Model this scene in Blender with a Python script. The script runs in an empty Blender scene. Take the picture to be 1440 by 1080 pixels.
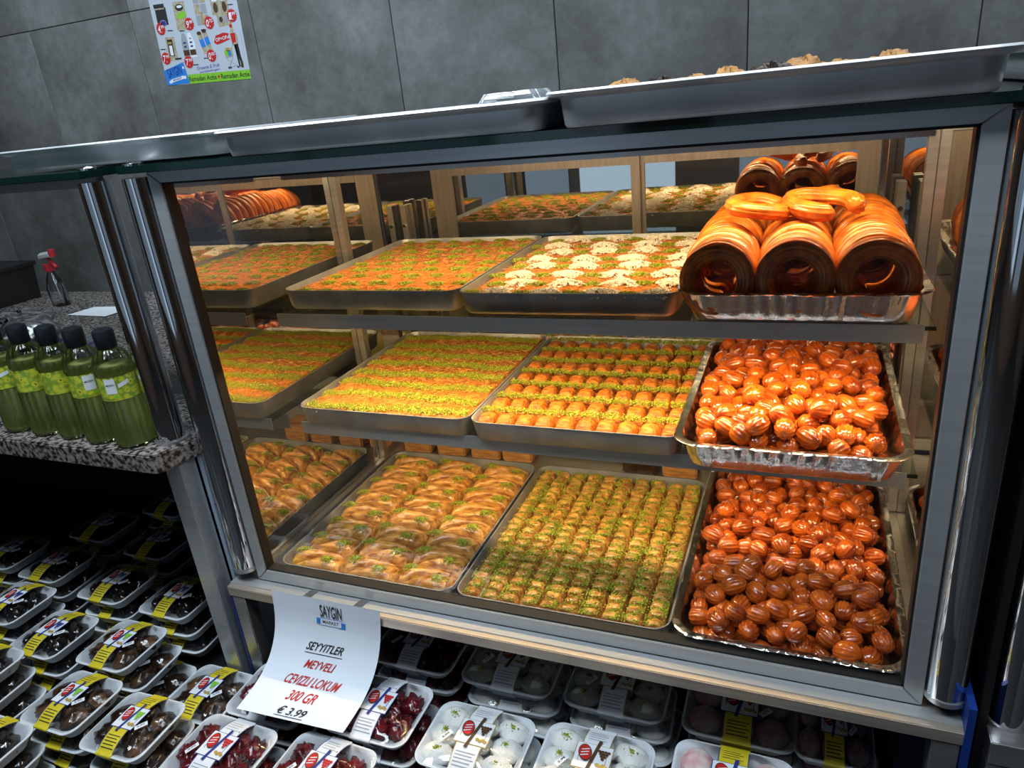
import bpy, bmesh, math, random
from mathutils import Vector, Matrix, Euler, noise

PI = math.pi
scene = bpy.context.scene
col = scene.collection

# ------------------------------------------------------------------ camera
cam_d = bpy.data.cameras.new('camera')
cam = bpy.data.objects.new('camera', cam_d)
col.objects.link(cam)
RX = Vector((0.92726315, 0.36148614, -0.09752344))     # picture's rightward axis
DN = Vector((0.05091885, -0.3798046, -0.9236643))      # picture's downward axis
FW = Vector((-0.3709317, 0.85151408, -0.37058527))     # viewing axis
M = Matrix((RX, -DN, -FW)).transposed().to_4x4()
M.translation = Vector((1.01181831, -0.94931565, 0.86374769))
cam.matrix_world = M
cam_d.sensor_width = 36.0
cam_d.lens = 1003.84 / 1440 * 36.0
cam_d.clip_start = 0.05
scene.camera = cam

# ------------------------------------------------------------------ world, lights, exposure
scene.view_settings.view_transform = 'Standard'
scene.view_settings.look = 'None'
scene.view_settings.gamma = 1.0
scene.view_settings.use_curve_mapping = False
scene.view_settings.exposure = 0.0

world = bpy.data.worlds.new('daylight')
scene.world = world
world.use_nodes = True
bg = world.node_tree.nodes['Background']
bg.inputs[0].default_value = (0.50, 0.70, 1.0, 1)
bg.inputs[1].default_value = 0.015

WARM = (1.0, 0.70, 0.36)
COOL = (0.80, 0.91, 1.0)

def area(name, loc, rot, sx, sy, power, color):
    d = bpy.data.lights.new(name, 'AREA')
    d.shape = 'RECTANGLE'; d.size = sx; d.size_y = sy
    d.energy = power; d.color = color
    o = bpy.data.objects.new(name, d); col.objects.link(o)
    o.location = loc; o.rotation_euler = rot
    return o

# ceiling panels of the shop: over the aisle in front of the case; behind the counter, added fill for the wall
area('ceiling_and_fill_light', (-0.2, -0.55, 2.04), (0, 0, 0), 1.2, 0.30, 40, COOL)
area('ceiling_and_fill_light', (1.3, -0.75, 2.04), (0, 0, 0), 1.2, 0.30, 20, COOL)
area('ceiling_and_fill_light', (-1.3, 0.62, 2.04), (0, 0, 0), 2.4, 0.30, 34, COOL)  # unseen light added to brighten the back wall
area('ceiling_and_fill_light', (1.6, 0.62, 2.04), (0, 0, 0), 1.2, 0.30, 15, COOL)  # second added light, also there to lift the back wall
# daylight in the shop front's windows
for wx, ww, rad in ((-2.95, 1.3, 0.24), (-1.55, 1.3, 0.24), (-0.40, 0.8, 0.70), (1.15, 1.3, 0.24)):
    area('shop_window_light', (wx, -3.42, 0.60), (PI / 2, 0, 0), ww, 1.8, rad * PI * ww * 1.8, (0.60, 0.79, 1.0))
# LED strips of the display case
area('led_strip_light', (0.59, 0.3115, 0.783), (0, 0, 0), 1.16, 0.010, 6.8, WARM)
area('led_strip_light', (0.59, 0.2070, 0.474), (0, 0, 0), 1.16, 0.010, 8.2, WARM)
area('led_strip_light', (0.59, 0.2430, 0.234), (0, 0, 0), 1.16, 0.008, 3.4, WARM)

# ------------------------------------------------------------------ materials
def nmat(name):
    m = bpy.data.materials.new(name); m.use_nodes = True
    nt = m.node_tree
    return m, nt, nt.nodes['Principled BSDF']

def mat(name, c1, c2=None, scale=20, rough=0.5, metal=0.0, bump=0.0, bscale=None, detail=4,
        lo=0.35, hi=0.65, stretch=None, spec=0.5, coat=0.0, rand=0.0, rough2=None, sss=0.0, trans=0.0, ior=1.45):
    m, nt, p = nmat(name)
    N = nt.nodes; L = nt.links
    p.inputs['Roughness'].default_value = rough
    p.inputs['Metallic'].default_value = metal
    p.inputs['Specular IOR Level'].default_value = spec
    p.inputs['IOR'].default_value = ior
    p.inputs['Coat Weight'].default_value = coat
    p.inputs['Coat Roughness'].default_value = 0.08
    p.inputs['Transmission Weight'].default_value = trans
    if sss:
        p.inputs['Subsurface Weight'].default_value = sss
        p.inputs['Subsurface Radius'].default_value = (0.01, 0.004, 0.002)
    p.inputs['Base Color'].default_value = (*c1, 1)
    if c2 is None and not bump:
        return m
    tc = N.new('ShaderNodeTexCoord')
    mp = N.new('ShaderNodeMapping')
    L.new(tc.outputs['Object'], mp.inputs['Vector'])
    if stretch: mp.inputs['Scale'].default_value = stretch
    if rand:
        oi = N.new('ShaderNodeObjectInfo')
        mu = N.new('ShaderNodeMath'); mu.operation = 'MULTIPLY'; mu.inputs[1].default_value = 37.0
        L.new(oi.outputs['Random'], mu.inputs[0])
        cb = N.new('ShaderNodeCombineXYZ')
        for i in range(3): L.new(mu.outputs[0], cb.inputs[i])
        L.new(cb.outputs[0], mp.inputs['Location'])
    if c2 is not None:
        nz = N.new('ShaderNodeTexNoise'); nz.inputs['Scale'].default_value = scale
        nz.inputs['Detail'].default_value = detail
        L.new(mp.outputs[0], nz.inputs['Vector'])
        cr = N.new('ShaderNodeValToRGB')
        cr.color_ramp.elements[0].position = lo; cr.color_ramp.elements[0].color = (*c1, 1)
        cr.color_ramp.elements[1].position = hi; cr.color_ramp.elements[1].color = (*c2, 1)
        L.new(nz.outputs['Fac'], cr.inputs[0])
        out = cr.outputs[0]
        if rand:
            hs = N.new('ShaderNodeHueSaturation')
            mr = N.new('ShaderNodeMapRange')
            mr.inputs['To Min'].default_value = 1 - rand; mr.inputs['To Max'].default_value = 1 + rand
            L.new(oi.outputs['Random'], mr.inputs['Value'])
            L.new(mr.outputs[0], hs.inputs['Value']); L.new(out, hs.inputs['Color'])
            out = hs.outputs[0]
        L.new(out, p.inputs['Base Color'])
        if rough2 is not None:
            mr2 = N.new('ShaderNodeMapRange')
            mr2.inputs['To Min'].default_value = rough; mr2.inputs['To Max'].default_value = rough2
            L.new(nz.outputs['Fac'], mr2.inputs['Value']); L.new(mr2.outputs[0], p.inputs['Roughness'])
    if bump:
        nb = N.new('ShaderNodeTexNoise'); nb.inputs['Scale'].default_value = bscale or scale
        nb.inputs['Detail'].default_value = 3
        L.new(mp.outputs[0], nb.inputs['Vector'])
        b = N.new('ShaderNodeBump'); b.inputs['Strength'].default_value = bump
        b.inputs['Distance'].default_value = 0.004
        L.new(nb.outputs['Fac'], b.inputs['Height']); L.new(b.outputs[0], p.inputs['Normal'])
    return m

def thin_glass(name, tint=(1, 1, 1), gloss=0.35, rough=0.0, dirt=0.0):
    m = bpy.data.materials.new(name); m.use_nodes = True
    nt = m.node_tree; N = nt.nodes; L = nt.links
    N.remove(N['Principled BSDF'])
    t = N.new('ShaderNodeBsdfTransparent'); t.inputs[0].default_value = (*tint, 1)
    g = N.new('ShaderNodeBsdfGlossy'); g.inputs['Roughness'].default_value = rough
    fr = N.new('ShaderNodeFresnel'); fr.inputs[0].default_value = 1.45
    mu = N.new('ShaderNodeMath'); mu.operation = 'MULTIPLY'; mu.inputs[1].default_value = gloss
    L.new(fr.outputs[0], mu.inputs[0])
    mx = N.new('ShaderNodeMixShader')
    L.new(mu.outputs[0], mx.inputs[0]); L.new(t.outputs[0], mx.inputs[1]); L.new(g.outputs[0], mx.inputs[2])
    L.new(mx.outputs[0], N['Material Output'].inputs[0])
    return m

X = {}
X['tile'] = mat('grey concrete look tile', (0.095, 0.103, 0.106), (0.200, 0.214, 0.220), scale=2.6, rough=0.45, bump=0.05, bscale=60, detail=9, lo=0.30, hi=0.72, rand=0.10)
def mottled_tile():
    m, nt, p = nmat('mottled concrete look tile')
    N = nt.nodes; L = nt.links
    tc = N.new('ShaderNodeTexCoord'); oi = N.new('ShaderNodeObjectInfo')
    cb = N.new('ShaderNodeCombineXYZ'); ml = N.new('ShaderNodeMath'); ml.operation = 'MULTIPLY'; ml.inputs[1].default_value = 41.0
    L.new(oi.outputs['Random'], ml.inputs[0])
    for i in range(3): L.new(ml.outputs[0], cb.inputs[i])
    ad = N.new('ShaderNodeVectorMath'); ad.operation = 'ADD'
    L.new(tc.outputs['Object'], ad.inputs[0]); L.new(cb.outputs[0], ad.inputs[1])
    n1 = N.new('ShaderNodeTexNoise'); n1.inputs['Scale'].default_value = 2.2; n1.inputs['Detail'].default_value = 8; n1.inputs['Roughness'].default_value = 0.62
    n2 = N.new('ShaderNodeTexNoise'); n2.inputs['Scale'].default_value = 26; n2.inputs['Detail'].default_value = 8; n2.inputs['Roughness'].default_value = 0.7
    L.new(ad.outputs[0], n1.inputs['Vector']); L.new(ad.outputs[0], n2.inputs['Vector'])
    c1 = N.new('ShaderNodeValToRGB'); e = c1.color_ramp.elements
    e[0].position = 0.33; e[0].color = (0.085, 0.088, 0.084, 1); e[1].position = 0.68; e[1].color = (0.215, 0.230, 0.236, 1)
    c2 = N.new('ShaderNodeValToRGB'); e = c2.color_ramp.elements
    e[0].position = 0.30; e[0].color = (0.78, 0.76, 0.73, 1); e[1].position = 0.70; e[1].color = (1.14, 1.14, 1.14, 1)
    L.new(n1.outputs['Fac'], c1.inputs[0]); L.new(n2.outputs['Fac'], c2.inputs[0])
    mx = N.new('ShaderNodeMix'); mx.data_type = 'RGBA'; mx.blend_type = 'MULTIPLY'; mx.inputs[0].default_value = 1.0
    L.new(c1.outputs[0], mx.inputs[6]); L.new(c2.outputs[0], mx.inputs[7]); L.new(mx.outputs[2], p.inputs['Base Color'])
    p.inputs['Roughness'].default_value = 0.5
    return m
X['tile'] = mottled_tile()
X['grout'] = mat('dark grout', (0.05, 0.052, 0.055), rough=0.9)
X['floor'] = mat('dark floor tile', (0.045, 0.045, 0.045), (0.07, 0.07, 0.07), scale=5, rough=0.3)
X['dim_wall'] = mat('dark shop wall', (0.13, 0.085, 0.06), rough=0.8)
X['ceiling'] = mat('ceiling paint', (0.20, 0.205, 0.21), rough=0.9)
X['alu'] = mat('brushed aluminium profile', (0.46, 0.485, 0.505), (0.52, 0.545, 0.565), scale=120, rough=0.30, metal=0.60, stretch=(0.03, 1, 1))
X['alu_light'] = mat('satin steel profile', (0.46, 0.46, 0.46), (0.54, 0.54, 0.54), scale=120, rough=0.32, metal=0.9, stretch=(0.03, 1, 1))
X['chrome'] = mat('polished chrome', (0.62, 0.64, 0.67), rough=0.06, metal=1.0)
X['black'] = mat('black plastic', (0.006, 0.006, 0.007), rough=0.5)
X['gasket'] = mat('black rubber gasket', (0.008, 0.008, 0.008), rough=0.6)
X['mirror'] = mat('mirror', (0.74, 0.74, 0.72), rough=0.015, metal=1.0)
X['glass'] = thin_glass('clear pane', (0.985, 0.99, 0.985), 0.20)
X['guard'] = thin_glass('guard pane', (0.97, 0.985, 0.98), 0.15)
X['shelf_glass'] = thin_glass('shelf pane', (0.90, 0.95, 0.92), 0.6)
X['glass_edge'] = mat('dark green glass edge', (0.004, 0.018, 0.016), rough=0.08, spec=0.6)
X['tray'] = mat('worn aluminium tray', (0.62, 0.65, 0.68), (0.80, 0.82, 0.84), scale=9, rough=0.28, metal=0.62, bump=0.25, bscale=9, rough2=0.60, detail=6)
X['tray_in'] = mat('grey aluminium baking tray', (0.27, 0.29, 0.31), (0.40, 0.42, 0.44), scale=16, rough=0.36, metal=0.55, bump=0.08, bscale=30, detail=6)
X['foil'] = mat('crinkled aluminium foil', (0.72, 0.72, 0.72), (0.82, 0.82, 0.82), scale=30, rough=0.20, metal=1.0, bump=0.35, bscale=55)
X['granite'] = mat('speckled granite', (0.015, 0.014, 0.014), (0.27, 0.235, 0.22), scale=110, rough=0.22, detail=3, lo=0.40, hi=0.60)
X['kadayif'] = mat('orange shredded kadayif', (0.24, 0.068, 0.010), (0.58, 0.225, 0.034), scale=120, rough=0.42, bump=0.7, bscale=240, detail=6)
X['roll'] = mat('orange kadayif roll', (0.26, 0.055, 0.006), (0.66, 0.22, 0.025), scale=150, rough=0.38, bump=0.7, bscale=260, stretch=(0.35, 1, 1.6), rand=0.12)
X['shred'] = mat('kadayif strand', (0.38, 0.105, 0.013), (0.72, 0.31, 0.06), scale=60, rough=0.4)
X['pistachio'] = mat('ground pistachio', (0.11, 0.16, 0.008), (0.45, 0.48, 0.035), scale=300, rough=0.65)
X['coconut'] = mat('coconut flakes', (0.78, 0.74, 0.62), (0.88, 0.86, 0.78), scale=150, rough=0.7)
X['filo'] = mat('golden flaky filo', (0.26, 0.090, 0.014), (0.70, 0.37, 0.090), scale=60, rough=0.30, bump=0.45, bscale=70, stretch=(0.7, 1.4, 2.0), rand=0.16, detail=7, coat=0.35)
X['filo_side'] = mat('baked pastry block', (0.30, 0.12, 0.03), (0.62, 0.34, 0.12), scale=60, rough=0.5, bump=0.4, bscale=90, stretch=(0.4, 0.4, 2.5))
X['choc'] = mat('dark chocolate pastry', (0.02, 0.010, 0.006), (0.06, 0.03, 0.016), scale=50, rough=0.4, bump=0.4)
X['tulumba'] = mat('syrupy orange fried dough', (0.26, 0.036, 0.004), (0.58, 0.125, 0.010), scale=45, rough=0.16, coat=1.0, rand=0.22, bump=0.10, bscale=110)
X['ring'] = mat('orange fried dough ring', (0.42, 0.090, 0.008), (0.72, 0.21, 0.022), scale=45, rough=0.30, coat=0.35, rand=0.12, bump=0.12, bscale=140)
X['foam'] = mat('white foam', (0.62, 0.66, 0.70), rough=0.55)
X['film'] = thin_glass('cling film', (0.97, 0.97, 0.97), 0.9, rough=0.05)
X['yellow'] = mat('yellow label paper', (0.58, 0.48, 0.02), (0.70, 0.58, 0.03), scale=30, rough=0.4)
X['white_paper'] = mat('white paper', (0.72, 0.76, 0.82), rough=0.6)
X['sheet'] = mat('white printed sheet', (0.72, 0.78, 0.86), rough=0.7)
X['ink'] = mat('black ink', (0.015, 0.015, 0.018), rough=0.6)
X['red_ink'] = mat('red ink', (0.48, 0.012, 0.012), rough=0.6)
X['blue_ink'] = mat('blue ink', (0.02, 0.20, 0.62), rough=0.6)
X['navy'] = mat('navy ink', (0.02, 0.035, 0.22), rough=0.5)
X['green_ink'] = mat('green ink', (0.20, 0.52, 0.03), rough=0.6)
X['grey_ink'] = mat('grey ink', (0.30, 0.32, 0.36), rough=0.6)
X['gold'] = mat('gold ink', (0.40, 0.28, 0.06), rough=0.5)
X['brown_ink'] = mat('dark brown ink', (0.07, 0.035, 0.015), rough=0.5)
X['beige_ink'] = mat('beige ink', (0.30, 0.26, 0.17), (0.46, 0.42, 0.30), scale=90, rough=0.6)
X['purple_ink'] = mat('violet ink', (0.20, 0.18, 0.42), rough=0.6)
X['walnut'] = mat('walnut sweet in dark molasses', (0.020, 0.009, 0.005), (0.17, 0.085, 0.038), scale=26, rough=0.25, coat=0.5, bump=0.5, bscale=50, lo=0.50, hi=0.72, rand=0.2)
X['plum'] = mat('dark grape sweet', (0.008, 0.006, 0.006), (0.045, 0.028, 0.022), scale=26, rough=0.22, coat=0.6, bump=0.4, bscale=50, lo=0.50, hi=0.75)
X['cherry'] = mat('dark red fruit lokum', (0.035, 0.003, 0.005), (0.17, 0.012, 0.018), scale=45, rough=0.20, coat=0.5, bump=0.6, bscale=70, rand=0.2)
X['pink'] = mat('pink and white lokum', (0.62, 0.30, 0.33), (0.75, 0.70, 0.68), scale=40, rough=0.6, bump=0.3, bscale=200)
X['lokum'] = mat('white coconut lokum', (0.70, 0.72, 0.70), (0.82, 0.83, 0.80), scale=60, rough=0.75, bump=0.35, bscale=220)
X['cap'] = mat('matt black cap', (0.010, 0.012, 0.016), rough=0.38)
X['bottle'] = thin_glass('bottle wall', (0.93, 0.97, 0.88), 1.1, rough=0.03)
X['white_panel'] = mat('white laminated panel', (0.46, 0.56, 0.68), rough=0.4)
X['blue_film'] = mat('blue protective film', (0.008, 0.035, 0.22), rough=0.4)
X['tape'] = thin_glass('clear tape', (0.88, 0.90, 0.92), 1.5, rough=0.15)
X['plastic_red'] = mat('red plastic', (0.45, 0.02, 0.03), rough=0.35)
X['clear_plastic'] = thin_glass('clear plastic', (0.93, 0.95, 0.97), 1.6, rough=0.06)
X['grey_plastic'] = mat('white translucent plastic', (0.55, 0.58, 0.60), rough=0.3)
X['sill'] = mat('satin steel sill with painted warm reflection', (0.50, 0.45, 0.39), (0.60, 0.54, 0.47), scale=120, rough=0.34, metal=0.7, stretch=(0.03, 1, 1))  # warm reflection on the sill put into the steel's colour
X['flyer_paper'] = mat('thin flyer paper', (0.46, 0.52, 0.60), rough=0.6)
X['door_steel'] = mat('steel frame tinted with warm light', (0.30, 0.265, 0.235), (0.38, 0.34, 0.30), scale=120, rough=0.4, metal=0.8, stretch=(1, 1, 0.05))  # stainless frame; reflected warm light is painted in as brown
X['dark_shelf'] = mat('black shelf board', (0.004, 0.004, 0.005), rough=0.6)

def lemon_liquid():
    m = thin_glass('lemon cologne', (0.95, 0.97, 0.74), 0.8, 0.03)
    nt = m.node_tree; N = nt.nodes; L = nt.links
    tr = N.new('ShaderNodeBsdfTranslucent'); tr.inputs[0].default_value = (0.85, 0.90, 0.40, 1)
    df = N.new('ShaderNodeBsdfDiffuse'); df.inputs[0].default_value = (0.78, 0.82, 0.32, 1)
    ad = N.new('ShaderNodeMixShader'); ad.inputs[0].default_value = 0.5
    L.new(tr.outputs[0], ad.inputs[1]); L.new(df.outputs[0], ad.inputs[2])
    mx = N.new('ShaderNodeMixShader'); mx.inputs[0].default_value = 0.45
    src = N['Material Output'].inputs[0].links[0].from_socket
    L.new(src, mx.inputs[1]); L.new(ad.outputs[0], mx.inputs[2]); L.new(mx.outputs[0], N['Material Output'].inputs[0])
    return m
X['liquid'] = lemon_liquid()

def lemon_label():
    m, nt, p = nmat('lemon print label')
    N = nt.nodes; L = nt.links
    tc = N.new('ShaderNodeTexCoord')
    v = N.new('ShaderNodeTexVoronoi'); v.inputs['Scale'].default_value = 95
    L.new(tc.outputs['Object'], v.inputs['Vector'])
    cr = N.new('ShaderNodeValToRGB'); e = cr.color_ramp.elements
    e[0].position = 0.10; e[0].color = (0.03, 0.07, 0.01, 1)
    e[1].position = 0.22; e[1].color = (0.62, 0.60, 0.03, 1)
    x = e.new(0.45); x.color = (0.48, 0.55, 0.05, 1)
    x = e.new(0.7); x.color = (0.22, 0.33, 0.03, 1)
    L.new(v.outputs['Distance'], cr.inputs[0]); L.new(cr.outputs[0], p.inputs['Base Color'])
    p.inputs['Roughness'].default_value = 0.35
    return m
X['lemon'] = lemon_label()

# ------------------------------------------------------------------ mesh helpers
class MB:
    def __init__(self): self.v = []; self.f = []
    def add(self, vs, fs):
        o = len(self.v); self.v += [tuple(q) for q in vs]; self.f += [tuple(i + o for i in q) for q in fs]; return self
    def box(self, x0, x1, y0, y1, z0, z1):
        vs = [(x0, y0, z0), (x1, y0, z0), (x1, y1, z0), (x0, y1, z0), (x0, y0, z1), (x1, y0, z1), (x1, y1, z1), (x0, y1, z1)]
        return self.add(vs, [(3, 2, 1, 0), (4, 5, 6, 7), (0, 1, 5, 4), (1, 2, 6, 5), (2, 3, 7, 6), (3, 0, 4, 7)])
    def cyl(self, x, y, z0, z1, r, n=32, r1=None):
        r1 = r if r1 is None else r1
        a = [(x + r * math.cos(2 * PI * i / n), y + r * math.sin(2 * PI * i / n), z0) for i in range(n)]
        b = [(x + r1 * math.cos(2 * PI * i / n), y + r1 * math.sin(2 * PI * i / n), z1) for i in range(n)]
        fs = [(i, (i + 1) % n, n + (i + 1) % n, n + i) for i in range(n)] + [tuple(range(n - 1, -1, -1)), tuple(range(n, 2 * n))]
        return self.add(a + b, fs)
    def loft(self, rings, cap0=True, cap1=True, closed=True):
        n = len(rings[0]); vs = [p for r in rings for p in r]; fs = []
        for k in range(len(rings) - 1):
            for i in range(n if closed else n - 1):
                j = (i + 1) % n
                fs.append((k * n + i, k * n + j, (k + 1) * n + j, (k + 1) * n + i))
        if cap0: fs.append(tuple(range(n - 1, -1, -1)))
        if cap1: fs.append(tuple(range((len(rings) - 1) * n, len(rings) * n)))
        return self.add(vs, fs)
    def tube(self, pts, r, n=10):
        rings = []
        pts = [Vector(p) for p in pts]
        for k, p in enumerate(pts):
            t = (pts[min(k + 1, len(pts) - 1)] - pts[max(k - 1, 0)]).normalized()
            u = t.orthogonal().normalized() if k == 0 else (u - t * u.dot(t)).normalized()
            w = t.cross(u)
            rings.append([p + (u * math.cos(2 * PI * i / n) + w * math.sin(2 * PI * i / n)) * r for i in range(n)])
        return self.loft(rings)
    def grid(self, nx, ny, fn):
        vs = [fn(i / nx, j / ny) for j in range(ny + 1) for i in range(nx + 1)]
        fs = [(j * (nx + 1) + i, j * (nx + 1) + i + 1, (j + 1) * (nx + 1) + i + 1, (j + 1) * (nx + 1) + i) for j in range(ny) for i in range(nx)]
        return self.add(vs, fs)
    def mesh(self, name, m=None, smooth=False, bevel=0.0, seg=2):
        me = bpy.data.meshes.new(name); me.from_pydata(self.v, [], self.f)
        if bevel:
            bm = bmesh.new(); bm.from_mesh(me)
            es = [e for e in bm.edges if len(e.link_faces) == 2 and e.calc_face_angle(0) > 0.6]
            bmesh.ops.bevel(bm, geom=es, offset=bevel, segments=seg, affect='EDGES', clamp_overlap=True)
            bm.to_mesh(me); bm.free()
        if smooth == 'auto':
            for p in me.polygons: p.use_smooth = True
            me.set_sharp_from_angle(angle=math.radians(40))
        elif smooth:
            for p in me.polygons: p.use_smooth = True
        if m: me.materials.append(X[m] if isinstance(m, str) else m)
        me.update()
        return me
    def obj(self, name, m=None, parent=None, smooth=False, bevel=0.0, seg=2):
        return link(name, self.mesh(name, m, smooth, bevel, seg), parent)

def link(name, me, parent=None, loc=None, rot=None):
    o = bpy.data.objects.new(name, me); col.objects.link(o)
    if parent is not None: o.parent = parent
    if loc is not None: o.location = loc
    if rot is not None: o.rotation_euler = rot
    return o

def tag(o, label=None, cat=None, group=None, kind=None):
    if label: o['label'] = label
    if cat: o['category'] = cat
    if group: o['group'] = group
    if kind: o['kind'] = kind
    return o

def thing(name, label, cat, loc=(0, 0, 0), rot=(0, 0, 0), group=None):
    o = bpy.data.objects.new(name, None); col.objects.link(o)
    o.empty_display_size = 0.05
    o.location = loc; o.rotation_euler = rot
    return tag(o, label, cat, group)

def copy_tree(o, parent=None):
    c = o.copy(); col.objects.link(c); c.parent = parent
    for ch in list(o.children): copy_tree(ch, c)
    return c

def rrect(w, d, r, n=6, cx=0.0, cy=0.0, z=0.0):
    pts = []
    r = max(min(r, w / 2 - 1e-5, d / 2 - 1e-5), 1e-5)
    for qx, qy, a0 in ((1, -1, -PI / 2), (1, 1, 0), (-1, 1, PI / 2), (-1, -1, PI)):
        for k in range(n + 1):
            a = a0 + PI / 2 * k / n
            pts.append((cx + qx * (w / 2 - r) + r * math.cos(a), cy + qy * (d / 2 - r) + r * math.sin(a), z))
    return pts

def sub_rrect(w, d, r, n, m, z):
    """rounded rectangle with m extra points along every straight side"""
    base = rrect(w, d, r, n, z=z); out = []
    L = len(base)
    for i in range(L):
        a = Vector(base[i]); b = Vector(base[(i + 1) % L]); out.append(tuple(a))
        if i % (n + 1) == n:
            for k in range(1, m): out.append(tuple(a.lerp(b, k / m)))
    return out

_text_cache = {}
def text_verts(s):
    if s in _text_cache: return _text_cache[s]
    cu = bpy.data.curves.new('lettering', 'FONT'); cu.body = s; cu.size = 1.0; cu.resolution_u = 3; cu.offset = 0.014
    ob = bpy.data.objects.new('lettering', cu); col.objects.link(ob)
    dg = bpy.context.evaluated_depsgraph_get(); dg.update()
    me = bpy.data.meshes.new_from_object(ob.evaluated_get(dg))
    vs = [tuple(v.co) for v in me.vertices]; fs = [tuple(p.vertices) for p in me.polygons]
    bpy.data.objects.remove(ob); bpy.data.curves.remove(cu); bpy.data.meshes.remove(me)
    x0 = min(v[0] for v in vs); x1 = max(v[0] for v in vs); y0 = min(v[1] for v in vs); y1 = max(v[1] for v in vs)
    vs = [((v[0] - x0) / (x1 - x0), (v[1] - y0) / (y1 - y0)) for v in vs]
    _text_cache[s] = (vs, fs); return vs, fs

def flat_text(s, cx, cy, w, h, fn, slant=0.0, rot=0.0):
    """lettering centred at (cx, cy), w x h, mapped through fn(u, v) -> xyz"""
    vs, fs = text_verts(s); out = []
    for x, y in vs:
        px = (x - 0.5) * w + slant * (y - 0.5) * h; py = (y - 0.5) * h
        qx = cx + px * math.cos(rot) - py * math.sin(rot); qy = cy + px * math.sin(rot) + py * math.cos(rot)
        out.append(fn(qx, qy))
    return MB().add(out, fs)

def poly(pts, fn):
    return MB().add([fn(*p) for p in pts], [tuple(range(len(pts)))])
def ell(cx, cy, a, b, n=20, rot=0.0):
    return [(cx + a * math.cos(t) * math.cos(rot) - b * math.sin(t) * math.sin(rot), cy + a * math.cos(t) * math.sin(rot) + b * math.sin(t) * math.cos(rot)) for t in (2 * PI * k / n for k in range(n))]
def rct(cx, cy, w, h, rot=0.0):
    return [(cx + a * w / 2 * math.cos(rot) - b * h / 2 * math.sin(rot), cy + a * w / 2 * math.sin(rot) + b * h / 2 * math.cos(rot)) for a, b in ((-1, -1), (1, -1), (1, 1), (-1, 1))]
def star(cx, cy, r0, r1, n):
    return [(cx + (r0 if k % 2 else r1) * math.cos(PI * k / n), cy + (r0 if k % 2 else r1) * math.sin(PI * k / n)) for k in range(2 * n)]

def crumbs(rng, n, place, size, flat=1.0):
    """n loose crumbs (tetrahedra) at place(rng)"""
    mb = MB()
    T = [Vector(q) for q in ((1, 1, 1), (1, -1, -1), (-1, 1, -1), (-1, -1, 1))]
    for _ in range(n):
        p = Vector(place(rng)); s = size * rng.uniform(0.6, 1.4)
        q = Euler((rng.uniform(0, 6), rng.uniform(0, 6), rng.uniform(0, 6))).to_matrix()
        vs = []
        for t in T:
            w = q @ (t * s * 0.6); vs.append(p + Vector((w.x, w.y, w.z * flat)))
        mb.add(vs, [(0, 1, 2), (0, 3, 1), (0, 2, 3), (1, 3, 2)])
    return mb

def strands(rng, n, place, ln, wd):
    mb = MB()
    for _ in range(n):
        p = Vector(place(rng)); a = rng.uniform(0, PI); l = ln * rng.uniform(0.5, 1.3)
        d = Vector((math.cos(a), math.sin(a), rng.uniform(-0.25, 0.25))) * l / 2; s = Vector((-math.sin(a), math.cos(a), 0)) * wd
        up = Vector((0, 0, wd * 2))
        mb.add([p - d - s, p - d + s, p - d + up, p + d - s, p + d + s, p + d + up], [(0, 3, 5, 2), (1, 2, 5, 4), (0, 1, 4, 3)])
    return mb

# ------------------------------------------------------------------ the shop
ZF = -0.78                                              # floor level
YW = 1.53                                               # back wall
tag(MB().box(-4.5, 4.5, -3.6, YW + 0.2, ZF - 0.1, ZF).obj('floor', 'floor'), kind='structure')
tag(MB().box(-4.5, 4.5, -3.6, YW + 0.2, 2.06, 2.16).obj('ceiling', 'ceiling'), kind='structure')
fw = MB()
for x0, x1, z0, z1 in ((-4.5, -3.6, ZF, 2.06), (-2.3, -2.2, ZF, 2.06), (-0.9, -0.8, ZF, 2.06), (0.0, 0.5, ZF, 2.06), (1.8, 4.5, ZF, 2.06), (-3.6, -2.3, ZF, -0.3), (-2.2, -0.9, ZF, -0.3), (-0.8, 0.0, ZF, -0.3), (0.5, 1.8, ZF, -0.3),
                       (-3.6, -2.3, 1.5, 2.06), (-2.2, -0.9, 1.5, 2.06), (-0.8, 0.0, 1.5, 2.06), (0.5, 1.8, 1.5, 2.06)):
    fw.box(x0, x1, -3.60, -3.45, z0, z1)
tag(fw.obj('wall_front', 'dim_wall'), kind='structure')
for sd, x0 in (('west', -4.5), ('east', 4.35)):
    tag(MB().box(x0, x0 + 0.15, -3.45, YW + 0.2, ZF, 2.06).obj('wall_' + sd, 'dim_wall'), kind='structure')
wall = tag(MB().box(-4.2, 4.0, YW + 0.006, YW + 0.2, ZF, 2.06).obj('wall_back', 'grout'), kind='structure')
tile_me = MB().box(-0.2985, 0.2985, 0, 0.010, -0.5985, 0.5985).mesh('tile', 'tile', bevel=0.0015, seg=1)
tile_low = MB().box(-0.2985, 0.2985, 0, 0.010, -0.456, 0.4565).mesh('tile', 'tile', bevel=0.0015, seg=1)
tile_up = MB().box(-0.2985, 0.2985, 0, 0.010, -0.3605, 0.3605).mesh('tile', 'tile', bevel=0.0015, seg=1)
for i in range(-7, 5):
    x = 0.82 + 0.3 + 0.6 * i
    link('tile', tile_me, wall, (x, YW - 0.004, 0.736))
    link('tile', tile_up, wall, (x, YW - 0.004, 1.336 + 0.362))
    link('tile', tile_low, wall, (x, YW - 0.004, 0.136 - 0.458))

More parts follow.
